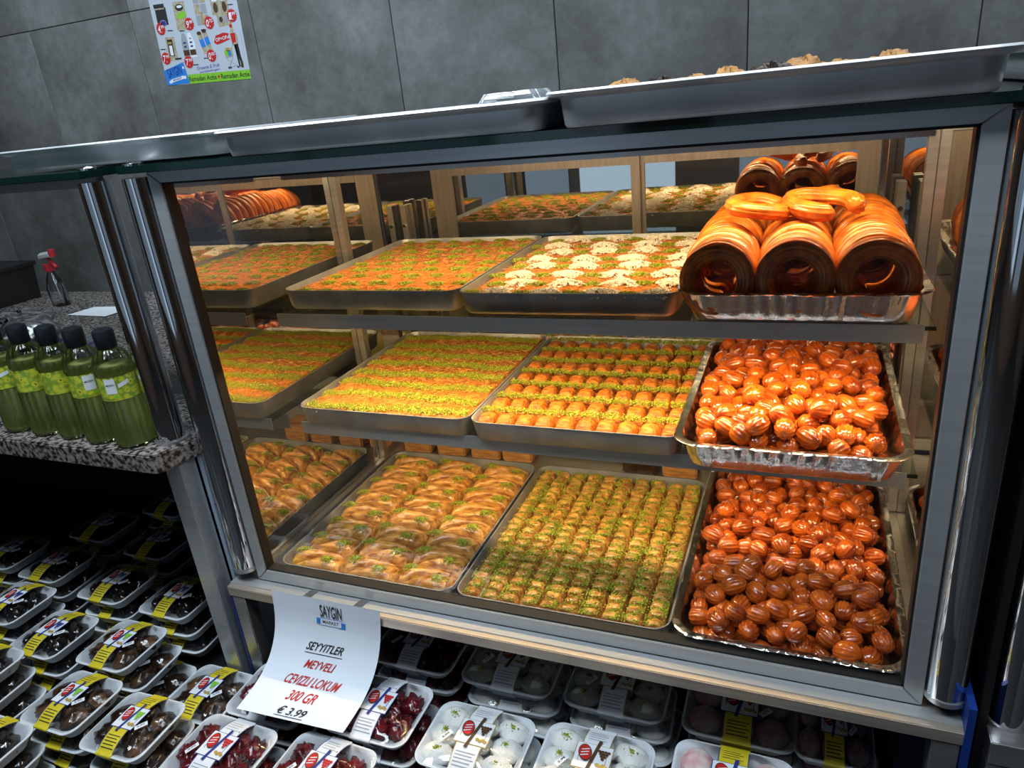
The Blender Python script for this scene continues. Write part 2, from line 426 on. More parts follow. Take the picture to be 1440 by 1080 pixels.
# ------------------------------------------------------------------ the main display case
case = thing('display_case', 'glass and aluminium pastry display case with three shelves of sweets', 'display case', (0, 0, ZF))
def cpart(mb, name, m, smooth=False, bevel=0.0, parent=None):
    o = mb.obj(name, m, parent if parent is not None else case, smooth, bevel)
    if parent is None: o.location = (0, 0, -ZF)
    return o
HZ = 0.7887
# front frame: four mitred bars
def bar(p0, p1, q1, q0, y0, y1):                        # prism from a quad in XZ
    vs = [(x, y0, z) for x, z in (p0, p1, q1, q0)] + [(x, y1, z) for x, z in (p0, p1, q1, q0)]
    return MB().add(vs, [(0, 1, 2, 3), (7, 6, 5, 4), (4, 5, 1, 0), (5, 6, 2, 1), (6, 7, 3, 2), (7, 4, 0, 3)])
fo = 0.027; ft = 0.020
o0 = (-fo, -fo); o1 = (1.18 + fo, -fo); o2 = (1.18 + fo, HZ + ft); o3 = (-fo, HZ + ft)
i0 = (0, 0); i1 = (1.18, 0); i2 = (1.18, HZ); i3 = (0, HZ)
g = 0.0006
for q in ((o0, o1, i1, i0), (o1, o2, i2, i1), (o2, o3, i3, i2), (o3, o0, i0, i3)):
    c = (sum(p[0] for p in q) / 4, sum(p[1] for p in q) / 4)
    q = [(p[0] + (g if p[0] < c[0] else -g), p[1] + (g if p[1] < c[1] else -g)) for p in q]
    cpart(bar(*q, -0.012, 0.010), 'frame_bar', 'alu', bevel=0.0012)
gk = MB()
for x0, x1, z0, z1 in ((0, 1.18, -0.001, 0.003), (0, 1.18, HZ - 0.003, HZ + 0.001), (-0.001, 0.003, 0, HZ), (1.177, 1.181, 0, HZ)):
    gk.box(x0, x1, -0.008, 0.012, z0, z1)
cpart(gk, 'gasket', 'gasket')
cpart(MB().box(0.001, 1.179, -0.001, 0.003, 0.001, HZ - 0.001), 'front_glass', 'glass')
for px in (-0.056, 1.234):
    post = cpart(MB().cyl(px, -0.004, -0.004, 0.800, 0.0265, 40), 'post', 'chrome', smooth='auto')
    cpart(MB().cyl(px, -0.004, -0.004, 0.004, 0.0285, 40), 'post_ring', 'alu_light', smooth='auto', parent=post)
    cp = MB().cyl(px, -0.004, 0.8205, 0.8235, 0.020, 28).cyl(px, -0.004, 0.8235, 0.827, 0.013, 20, 0.006)
    cpart(cp, 'screw_cap', 'chrome', smooth='auto', parent=post)
# thick glass top with a dark green edge
top_pts = rrect(1.375, 0.93, 0.045, 8, 0.589, 0.433)
tg = MB().loft([[(x, y, 0.8085) for x, y, z in top_pts], [(x, y, 0.8205) for x, y, z in top_pts]])
cpart(tg, 'top_glass', 'glass_edge', bevel=0.001)
# sill, feet, base plate
cpart(MB().box(-0.082, 1.262, -0.048, 0.012, -0.052, -0.0285), 'sill', 'sill', bevel=0.0015)
cpart(MB().box(-0.082, 1.262, -0.036, -0.013, -0.0285, -0.0262), 'sill_lip', 'alu', bevel=0.0006)
cpart(MB().box(-0.06, 1.24, 0.012, 0.86, -0.052, -0.0412), 'base_plate', 'alu_light', bevel=0.001)
for x0, x1 in ((-0.078, -0.045), (1.218, 1.254)):
    cpart(MB().box(x0, x1, -0.046, -0.012, ZF, -0.053), 'leg', 'alu_light', bevel=0.002)
    cpart(MB().box(x0, x1, 0.80, 0.835, ZF, -0.053), 'leg', 'alu_light', bevel=0.002)
cpart(MB().box(-0.0835, -0.0788, -0.046, -0.020, -0.62, -0.030), 'protective_film', 'blue_film')
cpart(MB().box(1.2555, 1.2655, -0.050, 0.40, -0.70, 0.02), 'protective_film', 'blue_film')
# side walls: mirrors in steel ledges
for sx, xm in ((1, -0.036), (-1, 1.216)):
    x0, x1 = sorted((xm, xm - sx * 0.006))
    cpart(MB().box(x0, x1, 0.014, 0.86, -0.030, 0.800), 'side_mirror', 'mirror')
    x0, x1 = sorted((xm, xm + sx * 0.016))
    cpart(MB().box(x0, x1, 0.016, 0.845, -0.041, -0.012), 'mirror_ledge', 'alu_light', bevel=0.001)
    x0, x1 = sorted((xm + sx * 0.0005, xm + sx * 0.017))
    cpart(MB().box(x0, x1, 0.505, 0.527, -0.011, 0.800), 'shelf_upright', 'alu_light', bevel=0.001)
    for yb in (0.795, 0.820):
        x0, x1 = sorted((xm + sx * 0.012, xm + sx * 0.030))
        u = cpart(MB().box(x0, x1, yb - 0.008, yb + 0.008, -0.03, 0.62), 'shelf_upright', 'alu_light', bevel=0.001)
        cpart(MB().cyl(0, 0, 0, 0.004, 0.005, 14), 'screw', 'chrome', smooth='auto', parent=u)
        u.children[0].rotation_euler = (PI / 2, 0, 0); u.children[0].location = ((x0 + x1) / 2, yb - 0.0085, 0.565)
# back: header and mirrored sliding doors in steel frames
YB = 0.842
cpart(MB().box(-0.04, 1.22, YB - 0.004, YB + 0.03, 0.712, 0.806), 'header', 'alu', bevel=0.001)
cpart(MB().box(-0.04, 1.22, YB + 0.004, YB + 0.028, -0.034, -0.004), 'door_track', 'alu_light', bevel=0.001)
cpart(MB().box(-0.04, 0.055, YB + 0.012, YB + 0.016, -0.004, 0.712), 'back_mirror', 'mirror')
cpart(MB().box(1.155, 1.22, YB + 0.012, YB + 0.016, -0.004, 0.712), 'back_mirror', 'mirror')
for (x0, x1, yy, wl, wr) in ((0.055, 0.628, 0.0, 0.062, 0.022), (0.612, 1.155, 0.012, 0.026, 0.046)):
    d = cpart(MB().box(x0 + 0.01, x1 - 0.01, YB + yy + 0.004, YB + yy + 0.008, 0.0, 0.700), 'mirror_door', 'mirror')
    cpart(MB().box(x0, x0 + wl, YB + yy, YB + yy + 0.011, -0.003, 0.709), 'door_stile', 'door_steel', bevel=0.001, parent=d)
    cpart(MB().box(x1 - wr, x1, YB + yy, YB + yy + 0.011, -0.003, 0.709), 'door_stile', 'door_steel', bevel=0.001, parent=d)
    cpart(MB().box(x0 + wl, x1 - wr, YB + yy, YB + yy + 0.011, 0.684, 0.709), 'door_rail', 'door_steel', bevel=0.001, parent=d)
    cpart(MB().box(x0 + wl, x1 - wr, YB + yy, YB + yy + 0.011, -0.003, 0.026), 'door_rail', 'door_steel', bevel=0.001, parent=d)
# shelves: glass on an aluminium front rail
for zt, y0 in ((0.4965, 0.186), (0.2505, 0.186)):
    s = cpart(MB().box(0.004, 1.194, y0 + 0.003, 0.775, zt - 0.006, zt), 'shelf', 'shelf_glass')
    cpart(MB().box(0.006, 1.180, y0, y0 + 0.0028, zt - 0.026, zt + 0.002), 'shelf_rail', 'alu', parent=s)
    cpart(MB().box(0.006, 1.180, y0 + 0.003, y0 + 0.018, zt - 0.0085, zt - 0.0065), 'rail_flange', 'alu', parent=s)
    cpart(MB().box(1.165, 1.195, y0 + 0.0005, y0 + 0.0029, zt - 0.006, zt), 'shelf_edge', 'glass_edge', parent=s)
    for sx, xm in ((1, -0.036), (-1, 1.216)):
        x0, x1 = sorted((xm + sx * 0.018, xm + sx * 0.044))
        cpart(MB().box(x0, x1, 0.508, 0.524, zt - 0.018, zt - 0.007), 'bracket', 'alu_light', parent=s)
# lamp housings
for x0, x1, y0, y1, z0, z1 in ((0.0, 1.18, 0.2955, 0.3005, 0.752, 0.806), (0.0, 1.18, 0.2335, 0.2375, 0.206, 0.242)):
    h = cpart(MB().box(x0, x1, y0, y1, z0, z1), 'lamp_shade', 'alu')

# ------------------------------------------------------------------ baking trays
def tray_mesh(w, d, h, r, m, lip=0.0, slant=0.010, name='baking_tray'):
    """walls slant inward to the bottom; a rolled rim when lip is given"""
    prof = [(slant, 0.0), (slant * 0.55, 0.006), (0.0, h)]
    if lip: prof = [(slant, 0.0), (slant * 0.7, 0.004), (0.002, h - 0.006), (-lip, h - 0.002), (-lip - 0.002, h + 0.0015), (-lip, h + 0.004), (0.001, h + 0.003)]
    else: prof += [(-0.0012, h + 0.0005), (-0.0012, h + 0.002), (0.0015, h + 0.002)]
    t = 0.0022
    prof += [(t + 0.001, h - 0.004), (slant + t, 0.004), (slant + t + 0.006, 0.0026)]
    rings = [rrect(w - 2 * i, d - 2 * i, max(r - i, 0.004), 8, z=z) for i, z in prof]
    return MB().loft(rings).mesh(name, m, smooth='auto')

TW, TD, TH = 0.406, 0.515, 0.040
tray_me = tray_mesh(TW, TD, TH, 0.030, 'tray_in')
def baking_tray(x, y, zrim, label, rz=0.0, me=tray_me, h=TH, d=TD, w=TW, rx=0.0, ry=0.0):
    o = link('baking_tray', me, None, (x + w / 2, y + d / 2, zrim - h), (rx, ry, rz))
    return tag(o, label, 'tray', 'grey baking trays in the display case')

ZB, ZM, ZT = 0.000, 0.2925, 0.5385
tb1 = baking_tray(0.008, 0.0175, ZB, 'grey baking tray under leaf-shaped baklava on the bottom shelf')
tb2 = baking_tray(0.4225, 0.0175, ZB, 'grey baking tray under small square baklava on the bottom shelf')
tm1 = baking_tray(0.012, 0.172, ZM, 'grey baking tray under green-striped kadayif on the middle shelf')
tm2 = baking_tray(0.4235, 0.166, ZM, 'grey baking tray under kadayif rolls on the middle shelf')
tt1 = baking_tray(0.004, 0.214, ZT, 'grey baking tray under kadayif with green tufts on the top shelf')
tt2 = baking_tray(0.417, 0.200, ZT, 'grey baking tray under kadayif with coconut mounds on the top shelf')

# ------------------------------------------------------------------ kadayif slabs
def slab(label, tray, top, seed, cat='pastry'):
    rng = random.Random(seed)
    w, d = TW - 0.012, TD - 0.012
    hz = top - 0.0035
    def fn(u, v):
        x = (u - 0.5) * w; y = (v - 0.5) * d
        e = min(u, 1 - u) * w; f = min(v, 1 - v) * d
        k = min(1.0, e / 0.012) * min(1.0, f / 0.012)
        ins = 0.006 * (1 - k)
        z = 0.0035 + hz * (0.35 + 0.65 * min(1.0, k) ** 0.5) + 0.0022 * noise.noise(Vector((x * 45 + seed, y * 45, 0))) + 0.0013 * noise.noise(Vector((x * 160, y * 160, seed)))
        # rounded tray corners
        cx, cy = max(abs(x) - (w / 2 - 0.028), 0), max(abs(y) - (d / 2 - 0.028), 0)
        r = math.hypot(cx, cy)
        if r > 0.026:
            s = 0.026 / r
            x = math.copysign(w / 2 - 0.028 + cx * s, x) if cx else x; y = math.copysign(d / 2 - 0.028 + cy * s, y) if cy else y
        return (x * (1 - ins), y * (1 - ins), z)
    o = MB().grid(80, 100, fn).obj('kadayif_slab', 'kadayif', None, True)
    o.location = tray.location
    tag(o, label, cat)
    def sp(r): return (r.uniform(-0.5, 0.5) * (w - 0.02), r.uniform(-0.5, 0.5) * (d - 0.02), top + r.uniform(-0.0005, 0.0022))
    tag(strands(rng, 5000, sp, 0.011, 0.00035).obj('kadayif_shred', 'shred', o), kind='stuff')
    return o

def tuft_mesh(name, m, seed, a, b, n, size, hump):
    rng = random.Random(seed)
    def pl(r):
        t = r.uniform(0, 2 * PI); q = r.random() ** 0.62 * (1 + 0.22 * math.sin(5 * t + 2 * seed)) + (r.uniform(0, 0.5) if r.random() < 0.10 else 0)
        s = 1 + 0.25 * math.sin(3 * t + seed)
        return (a * q * s * math.cos(t), b * q * s * math.sin(t), hump * max(0.0, 1 - q * q) * (1 + 0.5 * math.sin(7 * t + seed) * q) + 0.0012 + r.uniform(-0.0012, 0.0012))
    return crumbs(rng, n, pl, size, 0.8).mesh(name, m)
pist_me = [tuft_mesh('pistachio_tuft', 'pistachio', s, 0.020, 0.0125, 300, 0.0020, 0.0035) for s in range(4)]
coco_me = [tuft_mesh('coconut_mound', 'coconut', 20 + s, 0.030, 0.020, 900, 0.0021, 0.0075) for s in range(4)]

rng = random.Random(5)
k1 = slab('orange kadayif slab dotted with green pistachio tufts on the top shelf', tt1, 0.034, 1)
for j in range(9):
    for i in range(6):
        x = -0.158 + 0.063 * i + (0.022 if j % 2 else -0.004) + rng.uniform(-0.007, 0.007); y = -0.236 + 0.0585 * j + rng.uniform(-0.006, 0.006)
        if abs(x) > 0.185: continue
        o = link('pistachio_tuft', rng.choice(pist_me), k1, (x, y, 0.034), (0, 0, rng.choice((0, PI)) + rng.uniform(-0.3, 0.3)))
        s = rng.uniform(0.8, 1.15); o.scale = (s, s, 1); o['kind'] = 'stuff'
k2 = slab('orange kadayif slab dotted with white coconut mounds on the top shelf', tt2, 0.034, 2)
for j in range(8):
    for i in range(4):
        x = -0.125 + 0.098 * i + (0.012 if j % 2 else -0.008) + rng.uniform(-0.006, 0.006); y = -0.232 + 0.066 * j + rng.uniform(-0.005, 0.005)
        o = link('coconut_mound', rng.choice(coco_me), k2, (x, y, 0.034), (0, 0, rng.choice((0, PI)) + rng.uniform(-0.2, 0.2))); o['kind'] = 'stuff'
        xg = x - 0.049 + rng.uniform(-0.004, 0.004)
        o = link('pistachio_tuft', rng.choice(pist_me), k2, (xg, y - 0.002, 0.034), (0, 0, rng.choice((0, PI)))); o['kind'] = 'stuff'
        o.scale = (0.95, 1.0, 1)
k3 = slab('orange kadayif slab with bright green pistachio stripes on the middle shelf', tm1, 0.037, 3)
for j in range(8):
    y0 = -0.228 + 0.0635 * j
    def pl(r, y0=y0, j=j):
        x = r.uniform(-0.19, 0.19)
        yy = y0 + 0.006 * math.sin(x * 14 + j * 2) + 0.004 * math.sin(x * 50 + j)
        return (x, yy + r.gauss(0, 0.0085), 0.0375 + 0.003 + r.uniform(-0.0025, 0.0012))
    tag(crumbs(random.Random(50 + j), 2600, pl, 0.0019, 0.8).obj('pistachio_stripe', 'pistachio', k3), kind='stuff')

# ------------------------------------------------------------------ kadayif rolls, middle shelf
def dome_mesh(name, m, w, d, h, base, seed, ex=2.6, nz=0.0012, nf=70, nx=12, ny=12, skirt=0.55):
    def fn(u, v):
        a = 2 * u - 1; b = 2 * v - 1
        k = max(0.0, 1 - abs(a) ** ex) ** 0.5 * max(0.0, 1 - abs(b) ** ex) ** 0.5
        x = a * w / 2; y = b * d / 2
        edge = 1 - max(abs(a), abs(b)) ** 6
        q = noise.noise(Vector((x * nf, y * nf, seed * 3.1)))
        z = base + (h - base) * (skirt * min(1, edge * 1.2) + (1 - skirt) * k) + nz * q * edge
        return (x + 0.0006 * q, y + 0.0006 * noise.noise(Vector((y * nf, x * nf, seed))), z)
    return MB().grid(nx, ny, fn).mesh(name, m, True)
roll_me = [dome_mesh('kadayif_roll', 'roll', 0.0372, 0.050, 0.041, 0.004, s, 2.4, 0.0020, 110) for s in range(5)]
roll_top = []
for s in range(4):
    def pl(r): return (r.uniform(-0.019, 0.019), r.gauss(0.0, 0.0055), 0.0385 + r.uniform(-0.004, 0.003))
    roll_top.append(crumbs(random.Random(80 + s), 190, pl, 0.0019, 0.8).mesh('pistachio_topping', 'pistachio'))
rng = random.Random(9)
lx, ly, lz = tm2.location
for j in range(7):
    for i in range(10):
        x = lx - 0.1795 + 0.0399 * i + rng.uniform(-0.0008, 0.0008); y = ly - 0.2145 + 0.0715 * j + rng.uniform(-0.002, 0.002)
        o = link('kadayif_roll', rng.choice(roll_me), None, (x, y, lz), (0, 0, rng.choice((0, PI)) + rng.uniform(-0.06, 0.06)))
        tag(o, 'orange kadayif roll beside a green pistachio line in the middle shelf tray', 'pastry', 'kadayif rolls in the middle shelf tray')
        if abs(o.rotation_euler.z) > 1: yo = -0.031
        else: yo = 0.031
        p = link('pistachio_topping', rng.choice(roll_top), o, (0, yo, 0)); p['kind'] = 'stuff'

# ------------------------------------------------------------------ leaf-shaped baklava, bottom shelf
def leaf_mesh(seed, flip):
    """half of a cell cut along its diagonal, puffed up like a pillow"""
    w, d, h = 0.1290, 0.0605, 0.045
    A, B, Cc = Vector((-w / 2, d / 2, 0)), Vector((w / 2, d / 2, 0)), Vector((-w / 2, -d / 2, 0))
    if flip: A, B, Cc = Vector((w / 2, -d / 2, 0)), Vector((-w / 2, -d / 2, 0)), Vector((w / 2, d / 2, 0))
    n = 14; vs = []; idx = {}
    cen = (A + B + Cc) / 3
    for i in range(n + 1):
        for j in range(n + 1 - i):
            a = i / n; b = j / n; c = 1 - a - b
            p = A * a + B * b + Cc * c
            k = (27 * a * b * c)
            e = min(a, b, c) * 3
            p = cen + (p - cen) * (0.950 if e > 0.01 else 0.935)
            q = noise.noise(Vector((p.x * 60 + seed * 7, p.y * 90, 0)))
            q2 = noise.noise(Vector((p.x * 25 + seed * 3, p.y * 190, 4)))
            top = 0.019 + (h - 0.019) * max(k, 0) ** 0.40 + (0.0022 * q + 0.0016 * q2) * min(1, e * 3)
            z = top if e > 0.01 else 0.012
            idx[(i, j)] = len(vs); vs.append((p.x, p.y, z))
    fs = []
    for i in range(n):
        for j in range(n - i):
            fs.append((idx[(i, j)], idx[(i + 1, j)], idx[(i, j + 1)]))
            if i + j < n - 1: fs.append((idx[(i + 1, j)], idx[(i + 1, j + 1)], idx[(i, j + 1)]))
    rim = [idx[(i, 0)] for i in range(n + 1)] + [idx[(n - j, j)] for j in range(1, n + 1)] + [idx[(0, n - j)] for j in range(1, n)]
    o = len(vs); vs += [(vs[r][0], vs[r][1], 0.003) for r in rim]
    for k in range(len(rim)):
        k2 = (k + 1) % len(rim); fs.append((rim[k], rim[k2], o + k2, o + k))
    mb = MB().add(vs, fs)
    me = mb.mesh('leaf_baklava', 'filo', True)
    bm = bmesh.new(); bm.from_mesh(me); bmesh.ops.recalc_face_normals(bm, faces=bm.faces); bm.to_mesh(me); bm.free()
    return me
leafA = [leaf_mesh(s, False) for s in range(4)]; leafB = [leaf_mesh(10 + s, True) for s in range(4)]
def leaf_top(seed, cx, cy):
    def pl(r):
        t = r.uniform(0, 2 * PI); q = min(abs(r.gauss(0, 0.60)), 2.0)
        return (cx + 0.019 * q * math.cos(t), cy + 0.013 * q * math.sin(t), 0.0462 - 0.0045 * q * q + r.uniform(-0.001, 0.001))
    return crumbs(random.Random(seed), 290, pl, 0.0019, 0.8).mesh('pistachio_topping', 'pistachio')
ltA = [leaf_top(s, -0.040, 0.010) for s in range(3)]; ltB = [leaf_top(5 + s, 0.030, -0.010) for s in range(3)]
lx, ly, lz = tb1.location; rng = random.Random(3)
for j in range(8):
    for i in range(3):
        for ms, ts in ((leafA, ltA), (leafB, ltB)):
            o = link('leaf_baklava', rng.choice(ms), None, (lx - 0.1305 + 0.1305 * i + rng.uniform(-0.001, 0.001), ly - 0.2165 + 0.0618 * j, lz), (0, 0, rng.uniform(-0.015, 0.015)))
            tag(o, 'golden leaf-shaped baklava wedge with a dab of pistachio in the bottom tray', 'baklava', 'leaf baklava in the bottom shelf tray')
            p = link('pistachio_topping', rng.choice(ts), o, (rng.uniform(-0.004, 0.004), rng.uniform(-0.002, 0.002), 0.0)); p['kind'] = 'stuff'

# ------------------------------------------------------------------ small square baklava, bottom shelf
sq_me = [dome_mesh('square_baklava', 'filo', 0.0365, 0.0228, 0.038, 0.004, 30 + s, 2.8, 0.0028, 130, 10, 8, 0.62) for s in range(6)]
sq_top = []
for s in range(6):
    rs = random.Random(200 + s); ox = rs.uniform(-0.006, 0.006); nn = rs.choice((90, 150, 200, 240))
    def pl(r, ox=ox): return (max(-0.017, min(0.017, r.gauss(ox, 0.009))), max(-0.0105, min(0.0105, r.gauss(0.001, 0.0062))), 0.0355 + r.uniform(-0.0015, 0.0018))
    sq_top.append(crumbs(rs, nn, pl, 0.0018, 0.8).mesh('pistachio_topping', 'pistachio'))
lx, ly, lz = tb2.location; rng = random.Random(13)
for j in range(20):
    for i in range(10):
        o = link('square_baklava', rng.choice(sq_me), None, (lx - 0.1755 + 0.0390 * i + rng.uniform(-0.0006, 0.0006), ly - 0.2330 + 0.02455 * j + rng.uniform(-0.0005, 0.0005), lz + rng.uniform(-0.0015, 0.002)), (0, 0, rng.choice((0, PI)) + rng.uniform(-0.03, 0.03)))
        tag(o, 'small square baklava dusted with green pistachio in the bottom tray', 'baklava', 'square baklava in the bottom shelf tray')
        p = link('pistachio_topping', rng.choice(sq_top), o, (0, 0, 0)); p['kind'] = 'stuff'

# ------------------------------------------------------------------ foil trays
def foil_mesh(w, d, h, seed, r=0.045):
    rng = random.Random(seed)
    prof = [(0.026, 0.0, 0), (0.023, 0.003, 0), (0.017, h * 0.45, 1), (0.012, h - 0.004, 1), (0.011, h - 0.001, 0), (0.0, h, 2), (-0.0015, h + 0.0015, 2), (0.0005, h + 0.003, 2), (0.0115, h + 0.0016, 0), (0.0130, h - 0.004, 1), (0.018, h * 0.45, 1), (0.0245, 0.004, 0), (0.03, 0.0022, 0)]
    rings = []
    for ins, z, rip in prof:
        ring = sub_rrect(w - 2 * ins, d - 2 * ins, r - ins * 0.6, 10, 48, z); out = []
        for k, (x, y, zz) in enumerate(ring):
            cxn = abs(x) / (w / 2); cyn = abs(y) / (d / 2)
            mid = (cxn < 0.42 and cyn > 0.8) or (cyn < 0.55 and cxn > 0.8)
            corner = cxn > 0.72 and cyn > 0.80
            nv = Vector((x, y, 0)).normalized()
            if rip == 1:
                a = 0.0018 if mid else (0.0015 if corner else 0.0005)
                dd = a * (1 if (k // 2) % 2 else -1) * (1 if not corner else rng.uniform(0.2, 1.4))
                x += nv.x * dd; y += nv.y * dd
            if rip == 2:
                zz += rng.uniform(-0.0008, 0.0008) + 0.0018 * noise.noise(Vector((x * 14, y * 14, seed))); x += rng.uniform(-0.0006, 0.0006); y += rng.uniform(-0.0006, 0.0006)
            out.append((x, y, zz))
        rings.append(out)
    return MB().loft(rings).mesh('foil_tray', 'foil', 'auto')
FH = 0.050
def foil(x, y, zb, w, d, label, seed, rz=0.0):
    o = link('foil_tray', foil_mesh(w, d, FH, seed), None, (x + w / 2, y + d / 2, zb), (0, 0, rz))
    return tag(o, label, 'foil tray', 'aluminium foil trays in the display case')
fb = foil(0.8335, 0.0045, -0.0408, 0.362, 0.588, 'aluminium foil tray under tulumba sweets on the bottom shelf', 1)
fm = foil(0.820, 0.125, 0.2515, 0.362, 0.540, 'aluminium foil tray under tulumba sweets on the middle shelf', 2)
f3 = foil(0.822, 0.165, 0.4975, 0.366, 0.560, 'aluminium foil tray under ridged dough rings on the top shelf', 3)

# ------------------------------------------------------------------ tulumba: ribbed fried dough
def tulumba_mesh(seed):
    rng = random.Random(seed)
    L = rng.uniform(0.034, 0.045); R = rng.uniform(0.0145, 0.0168); nr = 13; n = 52
    rings = []
    bend = rng.uniform(-0.003, 0.003); tw = rng.uniform(-0.3, 0.3)
    for k in range(11):
        t = -1 + 2 * k / 10
        x = L / 2 * math.sin(t * PI / 2)
        s = max(0.05, (1 - abs(math.sin(t * PI / 2)) ** 2.5)) ** 0.5
        ring = []
        for i in range(n):
            a = 2 * PI * i / n
            rr = R * s * (1 + 0.055 * math.cos(nr * (a + tw * t)) + 0.04 * math.sin(2 * a + seed))
            ring.append((x, rr * math.cos(a) + bend * (1 - t * t), rr * math.sin(a)))
        rings.append(ring)
    return MB().loft(rings).mesh('tulumba', 'tulumba', True)
tul_me = [tulumba_mesh(s) for s in range(8)]

def heap(cx, cy, z0, w, d, n_low, n_top, seed):
    """drop balls one by one, each where it comes to rest lowest"""
    rng = random.Random(seed); R = 0.0167; out = []; cells = {}
    def key(x, y): return (int(x / 0.04 + 100), int(y / 0.04 + 100))
    def rest(x, y):
        z = R
        kx, ky = key(x, y)
        for a in (-1, 0, 1):
            for b in (-1, 0, 1):
                for (px, py, pz) in cells.get((kx + a, ky + b), ()):
                    q = (2 * R * 0.93) ** 2 - (px - x) ** 2 - (py - y) ** 2
                    if q > 0: z = max(z, pz + math.sqrt(q))
        return z
    for k in range(n_low + n_top):
        best = None
        for _ in range(60):
            x = rng.uniform(-w / 2, w / 2); y = rng.uniform(-d / 2, d / 2)
            z = rest(x, y)
            if k >= n_low: z += 0.018 * ((2 * x / w) ** 2 + (2 * y / d) ** 2)
            if best is None or z < best[0]: best = (z, x, y)
        z, x, y = best
        z = rest(x, y)
        out.append((x, y, z)); cells.setdefault(key(x, y), []).append((x, y, z))
    return [(cx + x, cy + y, z0 + z) for x, y, z in out]
def pile(tray, w, d, lab, group, seed, n_low, n_top):
    rng = random.Random(seed)
    pts = heap(tray.location.x, tray.location.y, tray.location.z + 0.0035, w, d, n_low, n_top, seed)
    low = MB()
    for p in pts[:n_low]:
        me = rng.choice(tul_me); q = Euler((rng.uniform(0, 6), rng.uniform(-0.4, 0.4), rng.uniform(0, 6))).to_matrix()
        low.add([q @ v.co + Vector(p) for v in me.vertices], [tuple(f.vertices) for f in me.polygons])
    o = low.obj('tulumba_bed', 'tulumba', None, True)
    tag(o, 'lower layer of syrupy tulumba under the ' + lab, 'tulumba', kind='stuff')
    for p in pts[n_low:]:
        o = link('tulumba', rng.choice(tul_me), None, p, (rng.uniform(0, 6), rng.uniform(-0.5, 0.5), rng.uniform(0, 6)))
        tag(o, 'glossy ribbed tulumba dough ball heaped in the ' + lab, 'tulumba', group)
pile(fb, 0.290, 0.522, 'bottom shelf foil tray', 'tulumba in the bottom foil tray', 4, 190, 150)
pile(fm, 0.284, 0.460, 'middle shelf foil tray', 'tulumba in the middle foil tray', 8, 175, 150)

# ------------------------------------------------------------------ ridged dough rings, top shelf
def ring_mesh(seed, R=0.0448, r=0.0134, stretch=1.0, span=1.93 * PI):
    rng = random.Random(seed); n = 30; nr = 10; m = 56; rings = []
    for k in range(m + 1):
        a = span * k / m
        c = Vector((R * math.cos(a) * stretch, R * math.sin(a), 0.004 * (k / m - 0.5) + 0.002 * math.sin(2 * a + seed)))
        e = Vector((math.cos(a), math.sin(a), 0))
        s = 0.25 if k in (0, m) else (0.8 if k in (1, m - 1) else 1.0)
        s *= 1 + 0.06 * math.sin(3 * a + seed)
        rings.append([c + (e * math.cos(b) + Vector((0, 0, 1)) * math.sin(b)) * (r * s * (1 + 0.13 * math.cos(nr * b + a * 0.5))) for b in (2 * PI * i / n for i in range(n))])
    return MB().loft(rings).mesh('dough_ring', 'ring', True)
ring_me = [ring_mesh(s) for s in range(5)]
rng = random.Random(21)
tx, ty, tz = f3.location
for i, cx in enumerate((0.882, 0.9975, 1.115)):
    for k in range(14):
        y = 0.212 + 0.0285 * k
        z = 0.5600 + 0.0012 * min(k, 6) + rng.uniform(-0.002, 0.002) + (0.006 if i == 2 and k > 8 else 0)
        o = link('dough_ring', rng.choice(ring_me), None, (cx + rng.uniform(-0.003, 0.003), y, z), (PI / 2 - 0.28 + rng.uniform(-0.05, 0.05), rng.uniform(-0.06, 0.06), rng.uniform(-0.10, 0.10)))
        o.rotation_euler.rotate_axis('Z', rng.uniform(-0.7, 0.7) - PI / 2)
        tag(o, 'orange ridged dough ring standing on edge in a row of rings', 'dough ring', 'dough rings standing in the top foil tray')
loose = [ring_mesh(31, 0.042, 0.0125, 1.30, 1.62 * PI), ring_mesh(32, 0.030, 0.0140, 1.9, 1.72 * PI), ring_mesh(33, 0.036, 0.0125, 1.3, 1.8 * PI)]
for me, p, r, lab in ((loose[0], (0.936, 0.400, 0.643), (0.20, 0.10, 0.9), 'open curled dough ring lying on top of the standing rings beside coconut kadayif'),
                      (loose[1], (1.035, 0.385, 0.647), (0.30, 0.06, -0.55), 'stretched hairpin dough ring lying across the standing rings'),
                      (loose[2], (1.020, 0.505, 0.640), (-0.1, 0.2, 1.9), 'curled dough ring half hidden behind the hairpin ring')):
    tag(link('dough_ring', me, None, p, r), lab, 'dough ring', 'loose dough rings on the top shelf')

# ------------------------------------------------------------------ cut pastry blocks behind the bottom trays
blk = MB().box(-0.042, 0.042, -0.035, 0.035, 0, 0.055).mesh('pastry_block', 'filo_side', bevel=0.004)
blkc = MB().box(-0.042, 0.042, -0.035, 0.035, 0, 0.050).mesh('pastry_block', 'choc', bevel=0.004)
for x in (0.022, 0.128, 0.232, 0.325):
    tag(link('pastry_block', blk, None, (x, 0.640, -0.0408), (0, 0, 0.05)), 'thick golden pastry block behind the leaf baklava tray', 'pastry', 'pastry blocks behind the bottom trays')
tag(link('pastry_block', blkc, None, (0.655, 0.640, -0.0408)), 'dark chocolate pastry block behind the square baklava tray', 'pastry')
tag(link('pastry_block', blk, None, (0.755, 0.640, -0.0408)), 'golden pastry block behind the square baklava tray next to the dark one', 'pastry')

